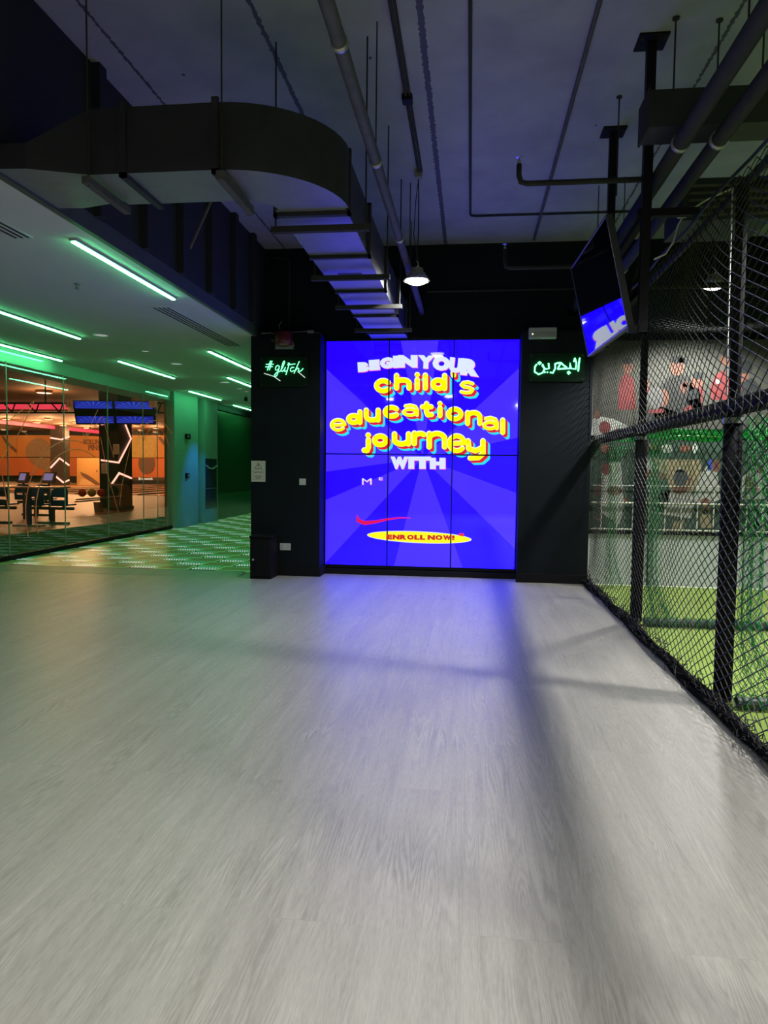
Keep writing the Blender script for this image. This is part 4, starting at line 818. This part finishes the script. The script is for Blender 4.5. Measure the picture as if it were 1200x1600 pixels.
for k in range(6):
    ph = k*1.3; hm.tube([(1.455+0.030*math.sin(y*2.1+ph)*.6+0.03*math.cos(ph*1.7), y, 0.032+0.020*math.sin(ph*2+y*3.0)+0.008*(k % 3)) for y in np.arange(-2, 9.02, 0.11)], 0.017, 6)
hm.build('gathered_hem', M_HEM, sn)
hl = MB(); rnd = random.Random(3)
for k in range(1100):
    y = rnd.uniform(1.5, 8.98); a = Vector((1.455+rnd.uniform(-.06, .06), y, rnd.uniform(.02, .11))); b = a+Vector((rnd.uniform(-.03, .03), rnd.uniform(-.11, .11), rnd.uniform(-.04, .04))); b.z = max(.01, b.z); hl.cyl(a, b, 0.003, 3)
hl.build('loose_twine', P('worn_twine', (0.05, 0.05, 0.05), 0.8, spec=0.1), sn)['kind'] = 'stuff'
MB().tube([(1.482+.01*math.sin(y*5), y, 3.12) for y in np.arange(-2, 9.03, .2)], 0.010, 6).build('top_rope', M_TWINE, sn)
tie = MB()
for y in np.arange(0.5, 9.0, 0.115):
    tie.tube([(1.50, y, 1.88), (1.495, y+.012, 1.845), (1.505, y+.03, 1.78), (1.50, y+.045, 1.73)], 0.0026, 4)
tie.build('ties', P('pale_twine', (0.28, 0.28, 0.26), 0.6), sn)
MB().tube([(1.50, 4.50, 3.08), (1.50, 4.49, 2.6), (1.497, 4.47, 2.2), (1.50, 4.46, 1.86)], 0.005, 6).build('hanging_rope', P('pale_rope', (0.35, 0.35, 0.33), 0.6), sn)
gn = thing('green_netting', 'green netting gathered on the frame posts inside the black net', 'net', (1.7, 6, 0))
def curtain(yp, wtop, wbot, zt, seed, name):
    nu, nv = 24, int(zt/0.026)
    def fn(i, j):
        z = 0.02+j*0.026; v = z/zt; u = i/(nu-1)
        fl = wtop + (wbot-wtop)*max(0, (0.28-v)/0.28)**1.6 + 0.15*max(0, (v-.86)/.14)**2
        return (PX+0.055+u*fl, yp+0.05*math.sin(u*14+seed+z*1.3)*(0.4+u), z+0.015*math.sin(u*9+seed))
    lattice(nu, nv, fn, 0.0021).build(name, M_GREEN, gn)
curtain(4.42, 0.12, 0.62, 1.75, 0.3, 'gathered_curtain'); curtain(4.50, 0.09, 0.5, 1.75, 1.9, 'gathered_curtain'); curtain(6.72, 0.11, 0.34, 1.75, 2.2, 'gathered_curtain'); curtain(6.80, 0.08, 0.3, 1.75, 0.9, 'gathered_curtain'); curtain(8.72, 0.12, 0.25, 1.72, 1.2, 'gathered_curtain')
lattice(62, 60, lambda i, j: (1.60+i*0.045, 6.9+j*0.036, 1.80+0.03*math.sin(i*.3)*math.sin(j*.2)), 0.0042).build('net_canopy', M_GREEN, gn)
lattice(60, 40, lambda i, j: (1.60+i*0.04, 3.0+j*0.036, 1.80+0.02*math.sin(i*.3)*math.sin(j*.2)), 0.0036).build('net_canopy', M_GREEN, gn)
MB().cyl((1.62, 8.1, 1.80), (4.4, 8.1, 1.80), 0.010, 6).build('edge_rope', P('white_rope', (0.75, 0.78, 0.7), 0.5), gn)
for yb in (6.62, 4.36):
    wr = MB()
    wr.tube([(PX+.02+k*.012, yb+0.044*math.cos(k*.9), 0.05+0.044*math.sin(k*.9)) for k in range(180)], 0.005, 4); wr.tube([(PX+.02+k*.013, yb+0.044*math.cos(-k*.8), 0.05+0.044*math.sin(-k*.8)) for k in range(170)], 0.005, 4); wr.build('bar_wrap', M_GREEN, gn)
# ------------------------------------------------------------------ corridor wall fittings
for z_, lb in ((2.12, 'small black box high on the painted corridor wall'), (1.20, 'small black box at chest height on the painted corridor wall')):
    t = thing('wall_box', lb, 'wall box', (-6.6, 16.05, z_)); MB().box(-6.62, -6.57, 15.95, 16.18 if z_ > 2 else 16.10, z_-.06, z_+.06, .006).build('body', M_BLACK2, t)
    MB().box(-6.572, -6.566, 15.98, 16.06, z_-.03, z_+.03).build('face', M_GREY, t)
t = thing('poster', 'tall dark glossy poster on the corridor column', 'poster', (-6.575, 17.5, 0.4))
MB().box(-6.58, -6.572, 17.12, 17.92, 0.36, 1.62, .002).build('sheet', P('poster_dark', (0.05, 0.05, 0.055), 0.15, noise=0.8, nscale=6), t)
MB().box(-6.573, -6.570, 17.14, 17.90, 0.86, 0.875).build('fold_line', M_GREY, t)
MB().tube([(-6.554, 17.13, 1.45), (-6.554, 17.35, 1.38), (-6.554, 17.6, 1.37), (-6.554, 17.91, 1.45)], 0.016, 6).build('garland', M_WHITE, t)
# ------------------------------------------------------------------ bowling alley
def lamp_pt(loc, power, col=(1.0, 0.52, 0.22), r=0.3, parent=None):
    l = bpy.data.lights.new('downlight_glow', 'POINT'); l.energy = power; l.color = col; l.shadow_soft_size = r
    o = bpy.data.objects.new('downlight_glow', l); COL.objects.link(o); o.location = loc
    if parent: o.parent = parent; o.location = Vector(loc)-parent.location
    return o
M_WARM = E('warm_lens', (1.0, 0.86, 0.6), 3.0)
def can(x_, y_, r, label, power):
    t = thing('downlight', label, 'downlight', (x_, y_, 4.2), 'downlights of the bowling alley')
    MB().lathe((x_, y_, 4.14), [(r*.85, 0.01), (r, 0.0), (r*1.05, 0.02), (r*1.05, 0.11)], 18).build('rim', P('can_rim', (0.35, 0.25, 0.16), 0.5), t)
    MB().lathe((x_, y_, 4.14), [(0, .006), (r*.85, .006), (r*.85, .012)], 18).build('lens', M_WARM, t)
    if power: lamp_pt((x_, y_, 3.78), power, parent=t)
can(-16.1, 25.4, .28, 'large round warm ceiling lamp seen through the glass above the seats', ALLEY_W*0.5)
nth = ('nearest', 'second', 'third', 'fourth', 'fifth', 'farthest')
for rx, rn in ((-22.5, 'row nearest the glass'), (-25.1, 'middle row'), (-27.8, 'third row from the glass'), (-36.4, 'row farthest from the glass')):
    for k, ry in enumerate((40, 43, 46, 49, 52, 54.6)):
        can(rx, ry, .22, 'warm round downlight in the alley, %s of the %s' % (nth[k], rn), ALLEY_W*0.95 if k < 4 else 0)
for x_, y_, lb in ((-11.0, 13.0, 'over the floor between the glass and the seats'), (-11.5, 19.0, 'over the ball return'), (-19, 19.0, 'left of the seats, away from the glass'), (-17, 31.0, 'over the approach in front of the lanes')):
    can(x_, y_, .22, 'warm round downlight ' + lb, ALLEY_W*0.22)
M_REDL = E('red_cove', (1.0, 0.03, 0.06), 2.2)
t = thing('cove_light', 'long red light line along the alley ceiling', 'cove light', (-29.6, 46, 4.2)); MB().box(-29.8, -29.4, 33, 54.8, 4.02, 4.25).build('channel', P('cove_box', (0.3, 0.15, 0.08), 0.7), t); MB().box(-29.4, -29.33, 33, 54.8, 4.0, 4.22).build('diffuser', M_REDL, t)
t = thing('cove_light', 'red glowing panel behind the ceiling truss', 'cove light', (-20, 30, 4.0)); MB().box(-22, -17.9, 30, 30.2, 3.85, 4.20).build('channel', P('cove_box', (0.3, 0.15, 0.08), 0.7), t); MB().box(-22, -17.9, 29.96, 30, 3.92, 4.14).build('diffuser', E('red_panel', (1.0, 0.05, 0.10), 0.9), t)
t = thing('truss', 'black steel truss carrying the bowling monitors', 'truss', (-13, 22.5, 3.2))
MB().box(-20, -8.2, 22.45, 22.52, 3.46, 3.52).build('top_chord', M_BLACK2, t); MB().box(-20, -8.2, 22.45, 22.52, 3.15, 3.20).build('bottom_chord', M_BLACK2, t)
k = 0; x_ = -20
while x_ < -8.4:
    MB().cyl((x_, 22.48, 3.48), (x_+.28, 22.48, 3.18), 0.022, 6).cyl((x_+.28, 22.48, 3.18), (x_+.40, 22.48, 3.48), 0.022, 6).build('web', M_BLACK2, t); x_ += 0.86
for x_ in (-18.5, -14.2, -9.5): MB().cyl((x_, 22.48, 3.5), (x_, 22.48, 4.25), 0.02, 6).build('hanger_rod', M_BLACK2, t)
M_MON = P('monitor_blue', (0.01, 0.01, 0.02), 0.2, emis=(0.012, 0.02, 0.30), estr=1.0); M_MONL = E('monitor_ray', (0.03, 0.06, 0.55), 1.0)
for i, (pa, pb, qa, qb, num, nx_, lb) in enumerate(((113, 176.5, 119, 180.5, '11', 110, 'left'), (176.5, 240, 180.5, 242.5, '12', 240.5, 'right'))):
    yq, yt = 21.9, 22.2
    TL, TR, BR_, BL_ = at(pa, 625.5+i*0.7, yt), at(pb, 626.2+i*0.8, yt), at(qb, 663.2, yq), at(qa, 663, yq)
    t = thing('monitor', 'blue overhead score monitor numbered %s, %s of the pair' % (num, lb), 'monitor', (TL+BR_)/2, 'overhead bowling score monitors')
    def mq(u, v, d):
        p = TL*(1-u)*(1-v)+TR*u*(1-v)+BR_*u*v+BL_*(1-u)*v
        return p+Vector((0, -d, 0))
    MB().hexa([mq(0, 1, 0), mq(1, 1, 0), mq(1, 1, -.08), mq(0, 1, -.08), mq(0, 0, 0), mq(1, 0, 0), mq(1, 0, -.08), mq(0, 0, -.08)]).build('casing', M_BLACK2, t)
    for v0, v1 in ((.03, .34), (.66, .95)):
        o = MB().poly([mq(.04, v1, .004), mq(.97, v1, .004), mq(.97, v0, .004), mq(.04, v0, .004)]).build('picture', M_MON, t)
        ry = MB()
        for k in range(9):
            a0 = PI*(k+.2)/9; c = (.5, v1)
            e = lambda a: (min(.97, max(.04, c[0]+.46*math.cos(a))), max(v0, c[1]-(v1-v0)*math.sin(a)))
            ry.poly([mq(c[0], c[1]-.01, .006), mq(*e(a0), .006), mq(*e(a0+.14), .006)])
        ry.build('firework_rays', M_MONL, o)
    for u in (.2, .8): pq = mq(u, .25, -.05); MB().cyl(pq, (pq.x, 22.44, 3.36), .03, 8).build('bracket', M_BLACK2, t)
    xn = at(nx_, 632, 21.7); pl_ = MB().box(xn.x-.16, xn.x+.09, 21.7, 21.72, xn.z-.09, xn.z+.11).build('number_plate', P('pale_plate', (0.6, 0.45, 0.40), 0.6), t)
    vs, fs = text_mb(num, .13); MB().add([(xn.x-.13+u, 21.695, xn.z-.05+v) for u, v in vs], fs).build('number', BKp, pl_)
# masking murals at the lane end
MO = P('mural_orange', (0.62, 0.26, 0.06), 0.6, noise=0.3, nscale=.25); MR = P('mural_red_orange', (0.62, 0.17, 0.05), 0.6, noise=0.35, nscale=.3); MT = P('mural_tan', (0.58, 0.34, 0.11), 0.6, noise=0.25, nscale=.3); MB_ = P('mural_brown', (0.16, 0.085, 0.05), 0.6); MS = P('mural_stone', (0.33, 0.22, 0.12), 0.6, noise=0.3, nscale=3.0)
def mask(pl, Y, mat, label, shapes=()):
    pts = [at(*p, Y) for p in pl]; t = thing('wall_mural', label, 'mural', pts[3], 'orange wall panels at the end of the lanes')
    MB().prism(pts, (0, .08, 0)).build('panel', mat, t)
    for nm, mt, sh, d in shapes:
        b = MB()
        for s_ in sh:
            if not isinstance(s_[0], tuple): b.poly([at(s_[0]+s_[2]*math.cos(2*PI*k/28), s_[1]+s_[3]*math.sin(2*PI*k/28), Y-d) for k in range(28)])
            else: b.poly([at(*q, Y-d) for q in s_])
        b.build(nm, mt, t)
    return t
mask([(-8, 680), (26.5, 680), (26.5, 714), (-8, 714)], 55, MO, 'orange wall panel with a brown sweep at the far left end', [('painted_sweep', MB_, [[(2, 681), (8, 692), (25, 708), (26, 703), (12, 690), (5, 681)]], .05)])
mask([(27, 680), (78.5, 680), (78.5, 714), (27, 714)], 55, MO, 'orange wall panel with the top of a huge bowling ball', [('painted_ball', MS, [[(41+0, 714)] + [(60-19*math.cos(PI*k/16), 706-21*math.sin(PI*k/16)) for k in range(17)] + [(78.5, 714)]], .05)])
mask([(-8, 715), (78.5, 715), (78.5, 743), (-8, 743)], 55, MR, 'lower red orange wall panel below the huge ball', [('painted_ball', MS, [[(43, 715), (78, 715), (78, 738), (62, 732), (50, 724)]], .05)])
mask([(109, 680), (157, 682), (157, 714.5), (109, 714.5)], 54, MO, 'orange wall panel with brown lettering between the two pillars', [])
lt = [o for o in COL.objects if o.get('label', '').startswith('orange wall panel with brown lettering')][0]
ltr = MB()
for s_, x0, x1, y0, y1 in (("ROLLIN'", 130, 157, 686, 694.5), ('PINS', 138, 157, 695, 703.5)):
    vs, fs = text_mb(s_, 1.0, bold=0.03, width=1.0); ltr.add([at(x0+u*(x1-x0), y1-v*(y1-y0), 53.93) for u, v in vs], fs)
ltr.build('lettering', MB_, lt)
mask([(120, 715.5), (157, 715.5), (157, 769), (120, 769)], 50, MT, 'tan wall with a door and a big painted bowling pin', [('painted_pin', P('mural_pale', (0.66, 0.47, 0.22), 0.6), [[(124, 768), (122, 757), (128, 748), (140, 750), (150, 757), (157, 765), (157, 768)]], .05), ('pin_neck', MB_, [[(125, 737), (137, 742), (146, 748), (157, 757), (150, 758), (138, 750), (128, 743)]], .06), ('door_handle', BKp, [(151.5, 736, .8, 2)], .08)])
mask([(109, 715.5), (119.5, 715.5), (119.5, 744), (109, 744)], 54, MR, 'narrow red orange panel beside the far pillar')
mask([(200, 680), (246, 680), (246, 715), (200, 715)], 55, MT, 'tan wall panel with the top of a speckled ball on the right', [('painted_ball', P('mural_olive', (0.50, 0.36, 0.10), 0.6, noise=0.3, nscale=4), [[(206, 715), (206, 692), (214, 683), (240, 683), (244, 700), (240, 715)]], .05)])
mask([(246.5, 680), (300, 680), (300, 715), (246.5, 715)], 55, MO, 'orange wall panel with brown sweep next to the painted wall', [('painted_sweep', MB_, [[(246.5, 684), (254, 694), (264, 702), (264, 696), (256, 688), (250, 682)]], .05)])
mask([(200, 716), (300, 716), (300, 746), (200, 746)], 55, MR, 'lower red orange wall panel with a dark ball', [('painted_ball', MB_, [[(229+13*math.cos(PI*k/16), 724+17*math.sin(PI*k/16)) for k in range(17)] + [(217, 716.5), (241, 716.5)]], .05)])
hd = thing('lane_hood', 'dark pinsetter hood with white maker lettering at the lane end', 'lane hood', at(232, 748, 54.6))
MB().prism([at(202, 746, 54.8), at(300, 746, 54.8), at(300, 751, 54.8), at(202, 751, 54.8)], (0, .1, 0)).build('fascia', P('hood_dark', (0.06, 0.035, 0.02), 0.5), hd)
MB().prism([at(202, 751, 54.85), at(300, 751, 54.85), at(300, 766, 54.85), at(202, 766, 54.85)], (0, .1, 0)).build('pit_curtain', P('pit_dark', (0.008, 0.010, 0.018), 0.4), hd)
vs, fs = text_mb('Brunswick', 1.0, bold=.02, width=1.0); MB().add([at(216.5+u*22.5, 750+(-v)*4.2, 54.7) for u, v in vs], fs).build('lettering', E('lit_letters', (1.0, .75, .5), 1.1), hd)
# lanes
ML = P('lane_wood', (0.50, 0.32, 0.17), 0.15, noise=0.15, nscale=2); MG = P('lane_gutter', (0.10, 0.08, 0.09), 0.3); MDV = P('lane_divider', (0.55, 0.45, 0.38), 0.3)
proto = None
for k in range(16):
    x_ = -38+k*1.62
    if -31.2 < x_ < -26.4: continue   # aisle with the pillar and the door wall
    lb = 'glossy wooden bowling lane with dark gutters, number %d counted from the far left' % (k+1)
    t = thing('bowling_lane', 'glossy wooden bowling lane with dark gutters running to the orange end wall', 'bowling lane', (x_, 33, 0), 'bowling lanes')
    MB().box(x_-.53, x_+.53, 33, 54.5, 0, .02).build('lane_bed', ML, t); MB().box(x_-.78, x_-.53, 33, 54.5, 0, .01).build('gutter', MG, t); MB().box(x_+.53, x_+.78, 33, 54.5, 0, .01).build('gutter', MG, t); MB().box(x_+.78, x_+.84, 33, 54.5, 0, .07).build('divider', MDV, t)
# ball return and balls
br_ = thing('ball_return', 'bowling ball return with curved hood and ball tray by the neon pillar', 'ball return', (-11.5, 21.5, 0))
c0 = at(187, 796, 21.6)
xa, xb = at(168, 797, 21.5).x, at(190, 797, 21.5).x
prof = [(21.5, 0.0), (21.5, .62), (21.53, .72), (21.60, .80), (21.72, .845), (21.86, .83), (22.02, .75), (22.14, .62), (22.20, .45), (22.22, 0.0)]
M_RET = P('return_shell', (0.20, 0.13, 0.07), 0.35)
o = MB().prism([(xa, y_, z_) for y_, z_ in prof], (xb-xa, 0, 0)).build('hood', M_RET, br_)
MB().prism([(xb, y_, z_*.985) for y_, z_ in prof], (.015, 0, 0)).build('lit_side_panel', P('return_lit_tan', (0.34, 0.22, 0.11), 0.4), o)  # lighter tan paints the light falling on the hood's right side
MB().box(xa-.03, xb+.05, 21.46, 22.26, 0, .12, .02).build('plinth', P('return_dark', (0.10, 0.07, 0.05), 0.3), o)
MB().prism([at(178+7.5*math.cos(2*PI*k/20), 768+8.5*math.sin(2*PI*k/20), 21.488) for k in range(20)], (0, .01, 0)).build('opening', BKp, o)
a0, a1 = at(124, 779, 20.6), at(188, 774, 20.9)
MB().tube([a0+Vector((0, -.2, -.03)), a1+Vector((0, -.2, -.03))], .025, 8).tube([a0+Vector((0, .2, -.03)), a1+Vector((0, .2, -.03))], .025, 8).build('tray_rail', P('return_grey', (0.30, 0.24, 0.17), 0.35), br_)
MB().hexa([a0+Vector((-.05, -.2, -.12)), a1+Vector((0, -.2, -.10)), a1+Vector((0, .2, -.10)), a0+Vector((-.05, .2, -.12)), a0+Vector((-.05, -.2, -.08)), a1+Vector((0, -.2, -.06)), a1+Vector((0, .2, -.06)), a0+Vector((-.05, .2, -.08))]).build('tray', P('return_dark', (0.10, 0.07, 0.05), 0.3), br_)
lg = at(155, 800, 20.6); MB().hexa([(lg.x-.10, 20.5, 0), (lg.x+.06, 20.5, 0), (lg.x+.06, 20.75, 0), (lg.x-.10, 20.75, 0), (lg.x-.13, 20.5, a0.z-.1), (lg.x+.02, 20.5, a0.z-.1), (lg.x+.02, 20.75, a0.z-.1), (lg.x-.13, 20.75, a0.z-.1)]).build('leg', P('return_grey', (0.30, 0.24, 0.17), 0.35), br_)
for (px_, cl, nm, lb) in ((128.5, (0.55, 0.06, 0.02), 'orange_red', 'shiny orange red bowling ball at the open end of the tray'), (143.5, (0.42, 0.36, 0.04), 'yellow_green', 'shiny yellow green bowling ball in the middle of the tray'), (158.5, (0.42, 0.02, 0.02), 'crimson', 'shiny dark red bowling ball nearest the return hood')):
    c = at(px_, 770, 20.65); t = thing('bowling_ball', lb, 'bowling ball', c, 'bowling balls on the ball return')
    prof = [(0.125*math.sin(PI*k/12), -0.125*math.cos(PI*k/12)) for k in range(13)]; prof[0] = (0.0005, -.125); prof[-1] = (0.0005, .125)
    MB().lathe(c, prof, 20).build('shell', P('ball_'+nm, cl, 0.12), t, True)
    h = MB()
    for dx, dz in ((-.02, .03), (.02, .03), (0, -.01)): h.cyl(c+Vector((dx, -.124, dz)), c+Vector((dx, -.115, dz)), .011, 8)
    h.build('finger_holes', BKp, t)
# seating
M_SEAT = P('teal_plastic', (0.02, 0.11, 0.36), 0.3); M_STEELB = P('blue_grey_steel', (0.10, 0.13, 0.20), 0.4, 0.3)
def tandem(base, label):
    x0, y0 = base; t = thing('tandem_seat', label, 'bowling seats', (x0, y0, 0), 'tandem seats in the bowling alley')
    MB().box(x0-.42, x0+.42, y0-.06, y0+.06, 0, .05, .012).build('foot', P('foot_green_grey', (0.09, 0.13, 0.10), 0.4), t)
    MB().box(x0-.045, x0+.045, y0-.045, y0+.045, .05, .40).build('post', M_STEELB, t)
    MB().box(x0-.55, x0+.55, y0-.035, y0+.035, .34, .41).build('beam', M_STEELB, t)
    for s_ in (-.30, .30):
        xc = x0+s_; st = MB().box(xc-.21, xc+.21, y0-.20, y0+.22, .45, .485, .015).build('seat', M_SEAT, t)
        b = MB(); yb0, yb1 = y0-.21, y0-.17
        b.prism([(xc-.21, yb0, .65), (xc+.21, yb0, .65), (xc+.21, yb0, .84), (xc+.17, yb0, .88), (xc-.09, yb0, .88), (xc-.18, yb0, .80)], (0, .04, 0)); b.box(xc-.22, xc-.15, yb0, yb1, .52, .67, .015); b.box(xc+.15, xc+.22, yb0, yb1, .52, .67, .015); b.box(xc-.22, xc+.22, yb0, yb1, .44, .585, .02)
        b.build('backrest', M_SEAT, t); MB().cyl((xc, y0, .40), (xc, y0, .46), .035, 10).build('stem', M_STEELB, t)
    return t
sb = at(82, 818, 16.0)
tandem((sb.x, 16.0), 'pair of dark blue plastic seats on one beam, right end of the seating')
tandem((sb.x-1.42, 15.9), 'pair of dark blue plastic seats on one beam, at the left edge of the glass')
tandem((sb.x-2.1, 18.6), 'pair of dark blue plastic seats behind the long table')
tb_ = thing('table', 'long narrow bowling table with a pale edge on a blue leg', 'table', (-10.9, 15.3, 0))
z_ = at(50, 760, 15.3).z; xl, xr = at(-25, 760, 15.3).x, at(99, 760, 15.3).x
MB().box(xl, xr, 15.0, 15.6, z_-.035, z_, .01).build('tabletop', P('table_edge', (0.55, 0.36, 0.27), 0.3), tb_)
lx = at(45, 800, 15.3).x; MB().box(lx-.045, lx+.045, 15.26, 15.35, 0, z_-.035).build('leg', P('blue_leg', (0.07, 0.07, 0.28), 0.4), tb_)
MB().box(lx-.35, lx+.35, 15.2, 15.4, 0, .03).build('foot', M_STEELB, tb_)
for px0, px1, lb in ((27, 40, 'small lane console screen on a post, left one'), (65, 83, 'small lane console screen on a post beside the pillar, right one')):
    a, b = at(px0, 755, 17.2), at(px1, 738, 17.2); t = thing('console', lb, 'console', ((a.x+b.x)/2, 17.2, 0), 'lane consoles')
    MB().hexa([(a.x, 17.2, a.z), (b.x, 17.2, a.z), (b.x, 17.28, a.z), (a.x, 17.28, a.z), (a.x+.02, 17.26, b.z), (b.x+.02, 17.26, b.z), (b.x+.02, 17.34, b.z), (a.x+.02, 17.34, b.z)]).build('casing', P('console_grey', (0.30, 0.22, 0.20), 0.4), t)
    MB().hexa([(a.x+.04, 17.196, a.z+.08), (b.x-.04, 17.196, a.z+.08), (b.x-.04, 17.2, a.z+.08), (a.x+.04, 17.2, a.z+.08), (a.x+.06, 17.248, b.z-.03), (b.x-.02, 17.248, b.z-.03), (b.x-.02, 17.256, b.z-.03), (a.x+.06, 17.256, b.z-.03)]).build('display', E('console_glow', (0.22, 0.16, 0.30), 1.0), t)
    MB().cyl(((a.x+b.x)/2, 17.28, 0), ((a.x+b.x)/2, 17.28, a.z), .03, 10).build('post', M_STEELB, t)
def pillar_notice(px0, py0, px1, py1, label):
    a, b = at(px0, py1, 22.4), at(px1, py0, 22.4)
    notice(a.x, b.x, a.z, b.z, 22.4, label, 'notices on the alley pillar')
pillar_notice(177.0, 694, 186.5, 710, 'cream notice sheet on the neon pillar, higher of the two')
pillar_notice(158.5, 724, 167.5, 740, 'cream notice sheet on the neon pillar, lower of the two, by its left edge')
